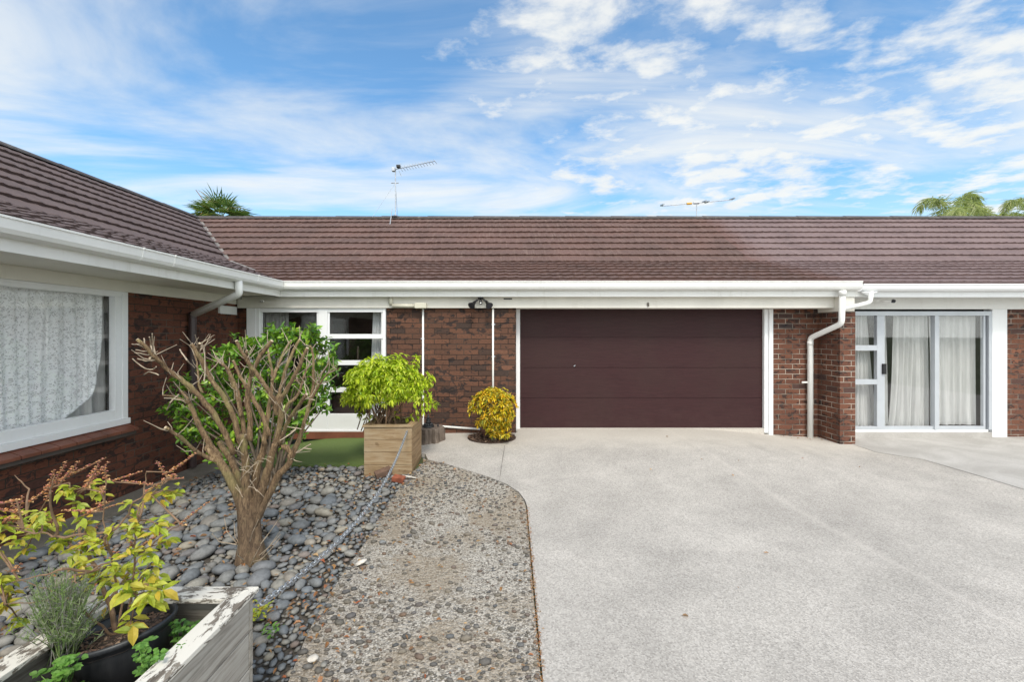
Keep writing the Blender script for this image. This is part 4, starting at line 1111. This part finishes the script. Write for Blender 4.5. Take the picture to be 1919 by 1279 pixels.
for pts_ in ([(130, 485), (200, 498), (262, 508)], [(112, 532), (200, 600), (262, 612), (290, 590)], [(262, 345), (268, 440), (290, 520)], [(200, 378), (210, 430), (240, 470)],
             [(110, 422), (170, 428), (200, 450)], [(140, 465), (190, 475), (230, 480)], [(150, 530), (210, 548), (290, 545)], [(200, 648), (250, 630), (310, 655)], [(240, 370), (250, 430), (262, 480)],
             [(460, 800), (400, 860), (370, 918)], [(350, 826), (430, 832), (500, 850)], [(1220, 1150), (1340, 1060), (1300, 1080)], [(1330, 1240), (1450, 1172)], [(1390, 1200), (1455, 1210)],
             [(1270, 1040), (1380, 1060)], [(1390, 830), (1480, 842)], [(650, 700), (655, 640), (650, 440)], [(470, 460), (520, 540), (580, 600)], [(900, 1210), (950, 1120), (965, 1100)]):
    q = [zt(a, b__, -.3 + .2 * rt.random()) for a, b__ in pts_]; tw.tube(wiggle(q, .002, 3), .0045, 5)
# suckers round the foot
for _ in range(14):
    a = rt.uniform(0, 6.28); b0 = Vector((TREE[0] + .09 * math.cos(a), YT + .09 * math.sin(a) - .02, gzt + rt.uniform(0, .25))); d = Vector((math.cos(a), math.sin(a) * .6, rt.uniform(.3, 1.4))).normalized()
    tw.tube([b0, b0 + d * .12, b0 + d * .2 + Vector((.03, 0, .05))], [.004, .003, .002], 5)
for _ in range(20):    # dry wisps caught in the fork
    b0 = P(rt.uniform(440, 500), rt.uniform(850, 920), YT - rt.uniform(.05, .12)); d = Vector((rt.gauss(0, 1), -.3, rt.gauss(0, .8))).normalized()
    tw.tube([b0, b0 + d * .04, b0 + d * .09 + Vector((0, 0, -.02))], [.003, .0025, .0015], 4)
M['cut'] = plain('cut_wood', (.58, .47, .33), .8, .15, 30)
for a_e, b_e, r_e in ends: MB().tube([a_e, b_e], r_e, 9).build('cut_end', M['cut'], tree)
tag(tw.build('twigs', M['twig'], tree), kind='stuff')

# ================================================================ SHRUBS
def outward(c, p, up=.3, rnd=.5, rg=random):
    d = (Vector(p) - Vector(c)); d.normalize()
    return (d + Vector((rg.gauss(0, rnd), rg.gauss(0, rnd), rg.gauss(0, rnd) + up))).normalized()
# green shrub behind the pruned tree
sh = thing('green_shrub', 'leafy dark green shrub growing behind the bare pruned tree', 'shrub', (-2.9, 5.0, gz(-2.9, 5.0)))
blobs = []
YB = 5.0
rg = random.Random(12)
for (a, b__, r, dy) in ((332, 722, .12, 0), (350, 770, .15, .1), (400, 695, .13, -.1), (385, 805, .22, .2), (440, 660, .16, 0), (420, 740, .24, .2), (450, 820, .28, .3), (500, 650, .18, 0), (480, 700, .26, .2),
                        (545, 645, .20, 0), (575, 632, .12, -.1), (600, 665, .18, 0), (520, 720, .30, .2), (585, 710, .24, .1), (560, 770, .26, .2), (500, 780, .28, .3), (612, 690, .13, .0), (545, 815, .18, .2),
                        (470, 650, .14, .1), (325, 770, .10, 0), (420, 850, .16, .2), (585, 610 + 20, .09, 0), (520, 625, .10, 0), (350, 820, .13, .1), (610, 760, .1, .1)):
    blobs.append((P(a, b__, YB + dy), r))
mb = MB(); st = MB()
base = Vector((-2.85, YB + .15, gz(-2.85, YB)))
for c_, r in blobs:
    st.tube([base + Vector((rg.gauss(0, .07), rg.gauss(0, .07), 0)), base.lerp(c_, .5) + Vector((0, .03, .06)), c_], [.016, .010, .005], 6)
    nlv = int(210 * (r / .2) ** 1.8)
    for _ in range(max(nlv // 6, 8)):      # sprigs of leaves
        v = Vector((rg.gauss(0, 1), rg.gauss(0, 1), rg.gauss(0, 1))).normalized() * r * rg.uniform(.35, 1.12)
        v.y *= .8; p = c_ + v; d = outward(c_, p, .55, .4, rg)
        st.tube([p - d * .06, p + d * .05], [.003, .002], 4)
        for k in range(6):
            an = k * 2.4 + rg.random(); u = d.orthogonal().normalized(); u2 = d.cross(u)
            ld = (d * rg.uniform(.25, .9) + (u * math.cos(an) + u2 * math.sin(an)) * .9).normalized()
            mb.leaf(p + d * (k * .013 - .03), ld, d, rg.uniform(.055, .09), rg.uniform(.034, .052), .2, .12)
for (a, b__) in ((585, 612), (600, 640), (555, 640), (400, 655), (378, 668), (455, 640), (500, 632), (530, 640), (620, 672), (350, 705)):   # new shoots above the outline
    p0 = P(a, b__ + 14, YB); tip = P(a, b__ - 4, YB)
    st.tube([p0, tip], [.004, .002], 5)
    for k in range(9):
        an = k * 2.4; p = p0.lerp(tip, k / 8); mb.leaf(p, Vector((math.cos(an), math.sin(an) * .8, .8)), Vector((0, 0, 1)), .06, .032, .2, .05)
mb.build('foliage', M['lf_green'], sh); st.build('stems', M['stemdark'], sh)

# lime bush in the brown planter
lb = thing('lime_bush', 'bright lime green bush with drooping leaves in the brown timber planter', 'bush', (-1.6, 5.78, .43))
mb = MB(); st = MB(); rg = random.Random(21)
c0 = P(720, 731, 5.78)
core = Vector((c0.x, c0.y, c0.z))
def rosette(mb, p, d, n_, L, w_, rg, droop=.5, spread=1.0):
    u = d.orthogonal().normalized(); u2 = d.cross(u)
    for k in range(n_):
        an = k * 2.4 + rg.random() * .6
        ld = (d * rg.uniform(.1, .6) + (u * math.cos(an) + u2 * math.sin(an)) * spread + Vector((0, 0, -droop * rg.uniform(.3, 1.3)))).normalized()
        mb.leaf(p, ld, Vector((0, 0, 1)) + ld * .1, L * rg.uniform(.75, 1.2), w_ * rg.uniform(.8, 1.2), .25, .25)
tips = []
for _ in range(560):
    th = rg.uniform(0, 6.283); ph = math.acos(rg.uniform(-.35, 1)); rr = rg.uniform(.60, 1.02)
    bulge = 1 + .09 * math.sin(3 * th + 1) + .30 * noise.noise(Vector((math.cos(th) * math.sin(ph), math.sin(th) * math.sin(ph), math.cos(ph))) * 2.4)
    v = Vector((math.cos(th) * math.sin(ph) * .535, math.sin(th) * math.sin(ph) * .45, math.cos(ph) * .47)) * rr * bulge
    p = core + v
    if p.z < .72: p.z += .12
    tips.append(p)
for (a, b__) in ((805, 745), (798, 720), (815, 760), (790, 765), (780, 780), (668, 765), (690, 785), (700, 790), (770, 790), (742, 780), (675, 775), (652, 745), (800, 765), (660, 700), (650, 715)):
    tips.append(P(a, b__, 5.75 + rg.uniform(-.12, .15)))
for p in tips:
    d = outward(core, p, .35, .25, rg); rosette(mb, p, d, 9, .078, .026, rg, .30)
    rosette(mb, p - d * .07, d, 6, .080, .026, rg, .45)
for i in range(46):
    p = tips[rg.randrange(len(tips))]; b0 = Vector((core.x + rg.gauss(0, .11) - .03, 5.78 + rg.gauss(0, .1), .44))
    st.tube([b0, b0.lerp(p, .45) + Vector((0, 0, .1)), p], [.008, .006, .003], 5)
mb.build('foliage', M['lf_lime'], lb); st.build('stems', M['stem'], lb)

# croton by the garage
YC = 6.60
gcr = gz(-.3, YC)
cr = thing('yellow_shrub', 'round yellow and green shrub with a short stem beside the garage door frame', 'shrub', ((922 - CX) * YC / F, YC, gcr))
mb = MB(); st = MB(); rg = random.Random(33)
cc = P(922, 764, YC)
for _ in range(330):
    v = Vector((rg.gauss(0, 1), rg.gauss(0, 1), rg.gauss(0, 1))).normalized() * rg.uniform(.80, 1.03)
    kk = 1 + .20 * noise.noise(v * 2.2); p = cc + Vector((v.x * .335, v.y * .30, v.z * .285)) * kk
    if v.z < -.2 and v.x < -.15 and rg.random() < .55: continue
    d = outward(cc, p, .25, .2, rg); rosette(mb, p, d, 8, .075, .024, rg, .0, .75)
for _ in range(110):
    p = P(rg.uniform(915, 955), rg.uniform(780, 818), YC - rg.uniform(-.12, .18)); d = outward(cc, p, .2, .3, rg); rosette(mb, p, d, 8, .07, .022, rg, .0, .8)
for i in range(16):
    p = cc + Vector((rg.uniform(-.25, .25), rg.uniform(-.2, .2), rg.uniform(-.1, .2))); st.tube([Vector((cr.location.x + .03 + rg.gauss(0, .02), YC, gcr)), Vector((cr.location.x + .02, YC, gcr + .14)), p], [.018, .014, .006], 6)
mb.build('foliage', M['lf_croton'], cr); st.build('stems', M['stemdark'], cr)
# mulch ring and small terracotta pot behind it
ring = []
cxm = (921 - CX) * 6.67 / F
for k in range(28):
    a = k / 28 * 6.2832; ring.append((cxm + .375 * math.cos(a), 6.80 + .30 * math.sin(a)))
ms = sheet('mulch_bed', ring, .016, M['mulch'], .02, .1); tag(ms, 'round bed of brown bark mulch under the yellow shrub', 'mulch', kind='stuff')
mb = MB()
for _ in range(800):
    a = random.uniform(0, 6.28); r = math.sqrt(random.random()) * .98; x = cxm + .375 * r * math.cos(a); y = 6.80 + .30 * r * math.sin(a); s_ = random.uniform(.012, .028)
    e = Euler((random.uniform(-.6, .6), random.uniform(-.6, .6), random.uniform(0, 6))).to_matrix(); b0 = len(mb.v)
    for q in ((-1, -.4, 0), (1, -.35, .1), (.9, .4, 0), (-.9, .45, .1)):
        v = e @ Vector(q) * s_; mb.v.append((x + v.x, y + v.y, gz(x, y) + .026 + v.z * .8))
    mb.f.append((b0, b0 + 1, b0 + 2, b0 + 3))
tag(mb.build('bark_chips', M['chip']), 'loose bark chips scattered over the mulch bed', 'mulch', kind='stuff')
tp = thing('terracotta_pot', 'small brown pot half hidden behind the yellow shrub', 'pot', (-.38, 6.88, gz(-.38, 6.88)))
MB().lathe([(.075, 0), (.10, .17), (.112, .17), (.112, .20), (.095, .20), (.09, .16), (0, .15)], (-.38, 6.88, gz(-.38, 6.88) + .01), 20).build('pot_body', M['terra'], tp, smooth=False)

# ---- stump with fountain
YS = 6.72; xs_ = P(806, 800, YS).x; gs = gz(xs_, YS)
stp = thing('tree_stump', 'low sawn tree stump carrying the small dark fountain by the brick wall', 'stump', (xs_, YS, gs))
jit = lambda j, z: 1 + .07 * math.sin(j * 1.1 + 2) + .035 * math.sin(j * 2.9) + .012 * math.sin(j * 7)
MB().lathe([(.225, -.02), (.215, .02), (.205, .12), (.208, .20), (.203, .207)], (xs_, YS, gs), 40, 1, 1, True, jit).build('stump_side', M['stump'], stp, smooth=False)
mb = MB(); rgn = random.Random(4)
for k in range(60):
    a = k / 60 * 6.283 + rgn.uniform(-.03, .03); h0, h1 = rgn.uniform(0, .05), rgn.uniform(.13, .2); r = .212
    mb.tube([(xs_ + r * math.cos(a) * jit(int(a / 6.283 * 40), 0), YS + r * math.sin(a) * jit(int(a / 6.283 * 40), 0), gs + h) for h in (h0, (h0 + h1) / 2, h1)], .006, 5)
mb.build('bark_ribs', M['stump'], stp)
ft = thing('garden_fountain', 'small dark tiered garden fountain ornament standing on the sawn stump', 'fountain', (P(803, 790, YS).x, YS, gs + .207))
fc = (P(803, 790, YS).x, YS - .02, gs + .205)
MB().lathe([(.085, 0), (.09, .01), (.088, .03), (.075, .034), (.07, .02), (0, .02)], fc, 24).build('basin', M['pot'], ft, smooth=False)
mb = MB()
for k in range(9):
    a = k / 9 * 6.283; stone(mb, (fc[0] + .048 * math.cos(a), fc[1] + .048 * math.sin(a), fc[2] + .045), .025, .02, .022, a, 1, .4, .3)
for k in range(4): stone(mb, (fc[0] + .018 * math.cos(k * 1.6), fc[1] + .018 * math.sin(k * 1.6), fc[2] + .085), .022, .02, .026, k, 1, .4, .3)
mb.build('rocks', M['pot'], ft, smooth=True)
mb = MB().lathe([(.012, .09), (.016, .105), (.045, .118), (.047, .126), (.03, .128), (.012, .122)], fc, 16); stone(mb, (fc[0], fc[1], fc[2] + .15), .02, .02, .028, 0, 1, .1, .3); stone(mb, (fc[0], fc[1], fc[2] + .185), .013, .013, .016, 0, 1, .1, .1)
mb.build('figure', M['pot'], ft, smooth=True)
MB().tube([(fc[0] + .145, YS, gs + .205), (fc[0] + .145, YS, gs + .235), (fc[0] + .15, YS, gs + .25)], [.012, .013, .006], 8).build('tap', M['pot'], ft)

# ---- odds and ends lying about
def brick_piece(px_, py_, sz, rot, mat, label):
    x, y = G(px_, py_); bm = bmesh.new(); bmesh.ops.create_cube(bm, size=1)
    for v in bm.verts: v.co = Vector((v.co.x * sz[0], v.co.y * sz[1], v.co.z * sz[2])) * (1 + random.uniform(-.04, .04))
    me = bpy.data.meshes.new('loose_brick'); bm.to_mesh(me); bm.free()
    o = obj('loose_brick', me, mat, None, False, .006); o.location = (x, y, gz(x, y) + sz[2] * .55); o.rotation_euler = rot
    tag(o, label, 'brick', 'loose bricks by the planter'); return o
brick_piece(718, 893, (.19, .10, .075), (.15, -.25, .5), plain('old_brick', (.14, .085, .06), .9, .3, 14, bmp=.5), 'brown brick leaning against the foot of the brown planter')
brick_piece(747, 903, (.14, .09, .06), (.1, .1, -.2), plain('red_brick', (.28, .085, .045), .9, .3, 14, bmp=.5), 'red brick piece lying right of the chain in front of the brown planter')
def white_bit(px_, py_, a, b_, h, ang, label, up=.03):
    x, y = G(px_, py_); mb = MB(); stone(mb, (x, y, gz(x, y) + up), a, b_, h, ang, 1, .3, .35)
    tag(mb.build('pale_stone', M['stone'], smooth=False), label, 'stone', 'pale stones')
white_bit(743, 876, .035, .03, .03, .3, 'white stone perched above the red brick by the brown planter', .12)
white_bit(767, 899, .085, .035, .012, .1, 'flat white shard right of the red brick piece at the planter foot')
white_bit(676, 1062, .048, .026, .014, .6, 'long cream stone on the path edge right of the chain')
white_bit(586, 1245, .034, .024, .014, .3, 'cream stone at the very bottom of the path near the front planter')

# ================================================================ POT AND PLANTS IN THE FRONT PLANTER
YP = 1.80
pc = P(230, 1178, YP); PZ = pc.z
pp = thing('plant_pot', 'large black plastic pot tilted inside the peeling front planter', 'pot', (pc.x, YP, .2))
mb = MB(); mb.lathe([(.12, -.26), (.155, -.05), (.165, -.02), (.178, -.015), (.183, 0), (.178, .008), (.168, .0), (.158, -.03), (.13, -.2)], (0, 0, 0), 36)
rm = Euler((R(-4), R(-9), 0)).to_matrix(); ctr = Vector((pc.x, YP, PZ))
mb.v = [tuple(rm @ Vector(v) + ctr) for v in mb.v]; mb.build('pot_body', M['pot'], pp, smooth=True)
mb = MB(); mb.lathe([(.0, -.018), (.07, -.020), (.12, -.028), (.162, -.036)], (0, 0, 0), 30, 1, 1, False)
mb.v = [tuple(rm @ Vector((v[0], v[1], v[2] + .010 * noise.noise(Vector(v) * 40))) + ctr) for v in mb.v]; mb.build('soil', M['soil'], pp, smooth=True)
mb = MB(); rg = random.Random(9)
for _ in range(420):
    a = rg.uniform(0, 6.28); r = .155 * math.sqrt(rg.random()); v0 = Vector((r * math.cos(a), r * math.sin(a), -.020)); s_ = rg.uniform(.004, .016)
    v0 = rm @ v0 + ctr; a2 = rg.uniform(0, 6.28); mb.leaf(v0, (math.cos(a2), math.sin(a2), rg.uniform(-.2, .4)), (0, 0, 1), s_ * 1.8, s_ * .8, .2, .1)
mb.build('bark_pieces', M['chip'], pp)
ys_pl = thing('flowering_plant', 'straggly yellow-green plant with orange and pink seed spikes rising from the black pot', 'plant', (pc.x, YP, PZ))
def zp(zx, zy, dy=0.0): return P(zx / 2.914, 840 + zy / 2.914, YP + dy)
rg = random.Random(17); st = MB(); lf = MB(); mains = [[(640, 1040), (600, 870), (545, 700), (490, 600), (430, 450), (400, 280), (380, 190)],
         [(640, 1040), (480, 920), (340, 800), (230, 760), (100, 720)],
         [(640, 1040), (700, 900), (735, 700), (740, 480), (760, 320), (900, 190), (950, 150)],
         [(480, 920), (380, 820), (220, 850), (30, 855)],
         [(545, 700), (420, 560), (260, 440), (120, 350), (60, 300)],
         [(640, 1040), (660, 860), (620, 650), (560, 400), (580, 200)],
         [(430, 500), (350, 490), (220, 465), (130, 440)],
         [(735, 700), (800, 560), (900, 470), (985, 420)],
         [(500, 620), (560, 500), (660, 420), (740, 300), (860, 200), (900, 170)],
         [(380, 820), (400, 700), (420, 740)], [(220, 850), (340, 660), (230, 700), (60, 740)],
         [(200, 400), (160, 220), (80, 150)], [(230, 400), (270, 250), (300, 150)], [(780, 300), (790, 220), (800, 130)], [(640, 1050), (700, 1000), (720, 940), (740, 760)]]
nodes = []
for i, pl_ in enumerate(mains):
    dy = rg.uniform(-.22, .25); n_ = len(pl_)
    q = [zp(a, b__, dy * (k / (n_ - 1)) if pl_[0][1] > 1000 else dy) for k, (a, b__) in enumerate(pl_)]
    if pl_[0][1] < 1000 and nodes: q[0] = min(nodes, key=lambda v: (v - q[0]).length)
    rr0 = .010 if i == 0 else .005
    w_ = []
    for k in range(len(q) - 1):
        for s_ in range(4): w_.append(q[k].lerp(q[k + 1], s_ / 4) + Vector((rg.gauss(0, .003), rg.gauss(0, .003), rg.gauss(0, .003))))
    w_.append(q[-1]); m_ = len(w_)
    st.tube(w_, [rr0 * (1 - .75 * k / m_) for k in range(m_)], 7); nodes += w_
def clump(zx, zy, n_, L, dy=None):
    p = zp(zx, zy, rg.uniform(-.12, .15) if dy is None else dy); nb = min(nodes, key=lambda v: (v - p).length + (0 if v.z < p.z else .1))
    p.y = nb.y + (p.y - nb.y) * .6
    st.tube([nb, nb.lerp(p, .5) + Vector((0, 0, .01)), p], [.0035, .003, .002], 5)
    for k in range(n_):
        an = k * 2.4 + rg.random(); d = Vector((math.cos(an), math.sin(an) * .8, rg.uniform(-.9, .35))).normalized()
        L_ = L * rg.uniform(.7, 1.2); lf.leaf(p + Vector((rg.gauss(0, .012), rg.gauss(0, .012), rg.gauss(0, .015))), d, Vector((rg.gauss(0, .3), -.4, 1)), L_, L_ * rg.uniform(.42, .55), .18, .22)
for (a, b__) in ((380, 230), (350, 250), (540, 205), (580, 230), (110, 390), (200, 430), (160, 400), (430, 320), (480, 420), (640, 430), (700, 460), (740, 450), (760, 300), (870, 250), (900, 240), (980, 220), (850, 470), (930, 500), (820, 440),
                 (700, 640), (620, 620), (780, 690), (500, 700), (390, 600), (60, 730), (170, 690), (40, 850), (190, 880), (650, 780), (720, 980), (30, 440), (150, 550), (300, 400), (360, 500), (560, 700), (60, 500), (20, 560), (440, 660),
                 (840, 620), (760, 590), (660, 600), (600, 700), (280, 520), (430, 560), (20, 720), (90, 780), (510, 540), (690, 720), (850, 700), (460, 500), (10, 380), (240, 380), (100, 480)):
    clump(a, b__, rg.randint(10, 15), .043)
for (a, b__) in ((800, 820), (830, 770), (770, 860), (640, 800), (690, 760), (860, 790), (680, 990)): clump(a, b__, 9, .060, -.12)
def spike(b__, t__):
    dy = rg.uniform(-.12, .15); p0 = zp(*b__, dy); nb = min(nodes, key=lambda v: (v - p0).length); p0.y = nb.y; p1 = zp(*t__, 0); p1.y = p0.y + rg.uniform(-.05, .05)
    st.tube([nb, p0, p1], [.003, .0025, .0012], 5)
    L = (p1 - p0).length; n_ = int(L / .0048); sp_ = MB()
    for k in range(n_):
        p = p0.lerp(p1, k / n_); an = k * 2.4; d = Vector((math.cos(an), math.sin(an), .25 + .3 * rg.random()))
        s_ = rg.uniform(.011, .019) * (1 - .4 * k / n_); sp_.leaf(p, d, Vector((0, 0, 1)), s_, s_ * .8, .5, .3)
    sp_.build('seed_spike', M['spike'], ys_pl)
for s_ in (((370, 190), (330, 80)), ((400, 170), (510, 75)), ((420, 170), (270, 125)), ((390, 180), (400, 80)), ((560, 190), (640, 40)), ((600, 190), (720, 150)), ((580, 180), (490, 130)), ((600, 170), (690, 60)), ((560, 180), (550, 90)), ((610, 200), (700, 200)), ((930, 170), (1080, 90)), ((900, 160), (910, 50)),
           ((940, 130), (1040, 40)), ((800, 240), (900, 180)), ((800, 220), (795, 130)), ((950, 150), (1000, 170)), ((100, 320), (230, 170)), ((60, 300), (0, 290)), ((120, 350), (60, 250)), ((540, 330), (595, 300)), ((440, 380), (560, 350)), ((440, 380), (400, 320)), ((960, 450), (1015, 380)), ((940, 440), (970, 390)),
           ((150, 330), (90, 250)), ((200, 350), (270, 300)), ((60, 520), (10, 470)), ((100, 500), (0, 440)), ((430, 560), (500, 510)), ((430, 540), (420, 470)), ((160, 380), (20, 330)), ((180, 360), (140, 260)), ((500, 330), (570, 290)), ((200, 350), (215, 230)), ((200, 620), (240, 570)), ((740, 560), (800, 500)), ((740, 540), (720, 480))): spike(*s_)
st.build('stems', M['stem'], ys_pl); lf.build('leaves', M['lf_yel'], ys_pl)
# feathery plant left of the pot
fp = thing('feathery_herb', 'fine feathery grey-green herb growing left of the black pot', 'plant', (P(110, 1240, 1.72).x, 1.72, .25))
mb = MB(); rg = random.Random(41)
for _ in range(260):
    b0 = P(rg.gauss(118, 10), 1250, 1.72 + rg.uniform(-.06, .06)); tip = P(rg.gauss(118, 36), rg.uniform(1062, 1200), 1.72 + rg.uniform(-.14, .14)); md = b0.lerp(tip, .5) + Vector((0, 0, .02))
    mb.tube([b0, md, tip], [.0022, .0016, .0009], 3, False)
    for k in range(16):
        p = md.lerp(tip, rg.random()); d = Vector((rg.gauss(0, 1), rg.gauss(0, 1), .6 + rg.random())).normalized(); L = rg.uniform(.01, .032)
        mb.tube([p, p + d * L], [.0010, .0007], 3, False)
mb.build('fronds', M['wisp'], fp)
# small weeds
def weed(px_, py_, Y, n_, label, L=.022, spread=24):
    c_ = P(px_, py_, Y); t_ = thing('weed', label, 'weed', (c_.x, Y, .22), 'weeds in and beside the front planter'); mb = MB(); s_ = MB()
    for _ in range(n_):
        p = P(px_ + rg.gauss(0, spread), py_ + rg.gauss(0, spread * .8), Y + rg.uniform(-.06, .06)); s_.tube([(c_.x + rg.gauss(0, .02), Y, c_.z - .09), p], [.002, .0012], 4)
        for k in range(5):
            an = k * 1.3 + rg.random(); mb.leaf(p + Vector((rg.gauss(0, .008), 0, 0)), Vector((math.cos(an), math.sin(an), .2)), Vector((0, -.4, 1)), L * rg.uniform(.7, 1.2), L * .85, .1, .15)
    mb.build('leaves', M['weed'], t_); s_.build('stems', M['weed'], t_)
weed(282, 1236, 1.62, 26, 'bright green round-leaved weed right of the pot base in the front planter')
weed(338, 1182, 1.86, 14, 'green weed sprig against the inner back board of the front planter', .022, 13)
weed(110, 1262, 1.55, 18, 'green weed at the bottom left below the feathery herb', .024, 20)
def bed_weed(px_, py_, n_, label, mat):
    x, y = G(px_, py_); t_ = thing('weed', label, 'weed', (x, y, gz(x, y)), 'weeds in and beside the front planter'); mb = MB()
    for _ in range(n_):
        p = (x + rg.gauss(0, .035), y + rg.gauss(0, .04), gz(x, y) + rg.uniform(.02, .09)); an = rg.uniform(0, 6.28)
        mb.leaf(p, Vector((math.cos(an), math.sin(an), .5)), Vector((0, 0, 1)), .03, .016, .2, .1)
    mb.build('leaves', mat, t_)
bed_weed(483, 1165, 60, 'yellow-green weed among the pebbles beside the front planter corner', M['lf_yel'])
bed_weed(505, 1200, 26, 'pale green weed on the pebbles just right of the front planter', M['weed'])

# ================================================================ PALMS BEHIND THE ROOF
def fan_palm():
    Y = 17.0; c_ = P(415, 408, Y)
    t_ = thing('fan_palm', 'dark green fan palm showing above the roof valley at the left', 'palm tree', (c_.x, Y, 0))
    MB().tube([(c_.x, Y, -.1), (c_.x, Y, 3), (c_.x, Y, c_.z)], [.2, .17, .17], 12).build('trunk', M['trunk'], t_, smooth=True)
    mb = MB(); rg = random.Random(3)
    for k in range(34):
        th = rg.uniform(0, 6.283); el = rg.uniform(-.5, 1.2)
        d = Vector((math.cos(th) * math.cos(el), math.sin(th) * math.cos(el), math.sin(el))); L1 = rg.uniform(.35, .6)
        p = Vector(c_) + d * L1; mb.tube([c_, p], .012, 4)
        u = d.cross(Vector((0, 0, 1))); u = u.normalized() if u.length > .1 else Vector((1, 0, 0)); v = u.cross(d)
        ub = (u * math.cos(rg.uniform(-.8, .8)) + v * math.sin(rg.uniform(-.8, .8))).normalized()
        for j in range(15):
            a = (j - 7) / 7 * 1.5; ld = (d * math.cos(a) + ub * math.sin(a) + Vector((0, 0, -.12))).normalized()
            mb.leaf(p, ld, v, rg.uniform(.5, .85) * (1 - .2 * abs(a) / 1.5), .055, .3, .14)
    mb.build('crown', M['palm'], t_)
    st_ = P(367, 356, Y); MB().tube([P(393, 392, Y - .3), st_], [.025, .012], 5).build('dead_frond', M['stem'], t_)
fan_palm()
def feather_palm(cx_, cy_, Y, fronds, label, seed):
    c_ = P(cx_, cy_, Y); t_ = thing('feather_palm', label, 'palm tree', (c_.x, Y, 0), 'feathery palms beyond the roof at the right')
    MB().tube([(c_.x, Y, -.1), (c_.x, Y, c_.z)], [.16, .12], 12).build('trunk', M['trunk'], t_, smooth=True)
    mb = MB(); ra = MB(); rg = random.Random(seed)
    for pts_ in fronds:
        q = [c_] + [P(a, b__, Y + dy) for a, b__, dy in pts_]; w_ = []
        for i in range(len(q) - 1):
            p0 = q[max(0, i - 1)]; p1 = q[i]; p2 = q[i + 1]; p3 = q[min(len(q) - 1, i + 2)]
            for k in range(9):
                s = k / 9; w_.append(.5 * ((2 * p1) + (p2 - p0) * s + (2 * p0 - 5 * p1 + 4 * p2 - p3) * s * s + (3 * p1 - p0 - 3 * p2 + p3) * s ** 3))
        w_.append(q[-1]); m_ = len(w_); ra.tube(w_, [.022 * (1 - .8 * i / m_) for i in range(m_)], 5)
        for i in range(2, m_):
            d = (w_[i] - w_[i - 1]).normalized(); sdv = d.cross(Vector((0, 0, 1))); sdv = sdv.normalized() if sdv.length > .1 else Vector((0, 1, 0))
            for r_ in range(3):
                for sg in (-1, 1):
                    ld = (d * .55 + sdv * sg * rg.uniform(.3, .9) + Vector((0, 0, rg.uniform(-1.0, .25)))).normalized()
                    mb.leaf(w_[i - 1].lerp(w_[i], rg.random()), ld, Vector((0, 0, 1)), rg.uniform(.28, .50), .022, .3, .35)
    mb.build('crown', M['palm2'], t_); ra.build('frond_stalks', M['palm2'], t_)
feather_palm(1800, 435, 17, [[(1775, 395, 0), (1755, 374, 0), (1735, 374, 0), (1723, 388, 0)], [(1800, 385, .3), (1812, 362, .3), (1828, 368, .3), (1836, 390, .3)], [(1770, 400, -.3), (1765, 378, -.4), (1757, 372, -.5)],
                             [(1820, 400, 0), (1835, 392, 0), (1848, 405, 0)], [(1810, 395, 1), (1815, 375, 1.3), (1822, 372, 1.8)], [(1800, 400, -1), (1795, 390, -1.5), (1790, 395, -2)], [(1780, 410, .5), (1770, 402, .8), (1755, 408, 1)],
                             [(1812, 392, -.6), (1824, 380, -.9), (1832, 392, -1.2)], [(1795, 392, .8), (1800, 374, 1), (1808, 366, 1.2)], [(1785, 405, -.5), (1778, 398, -.8), (1768, 404, -1)]],
             'pale green feathery palm above the ridge, left of the two at the right edge', 5)
feather_palm(1960, 450, 17, [[(1925, 395, 0), (1905, 376, 0), (1890, 380, 0), (1880, 398, 0)], [(1940, 400, 0), (1935, 375, .2), (1915, 372, .4)], [(1920, 415, 0), (1890, 402, 0), (1865, 405, 0), (1848, 415, 0)],
                             [(1930, 410, .6), (1905, 400, 1), (1880, 408, 1.2)], [(1980, 390, 0), (2000, 370, 0), (2020, 385, 0)], [(1850 + 60, 420, -.4), (1880, 408, -.6), (1855, 400, -.7), (1842, 392, -.8)], [(1960, 390, .3), (1962, 370, .5), (1970, 362, .8)]],
             'pale green feathery palm above the ridge, cut by the right edge', 6)
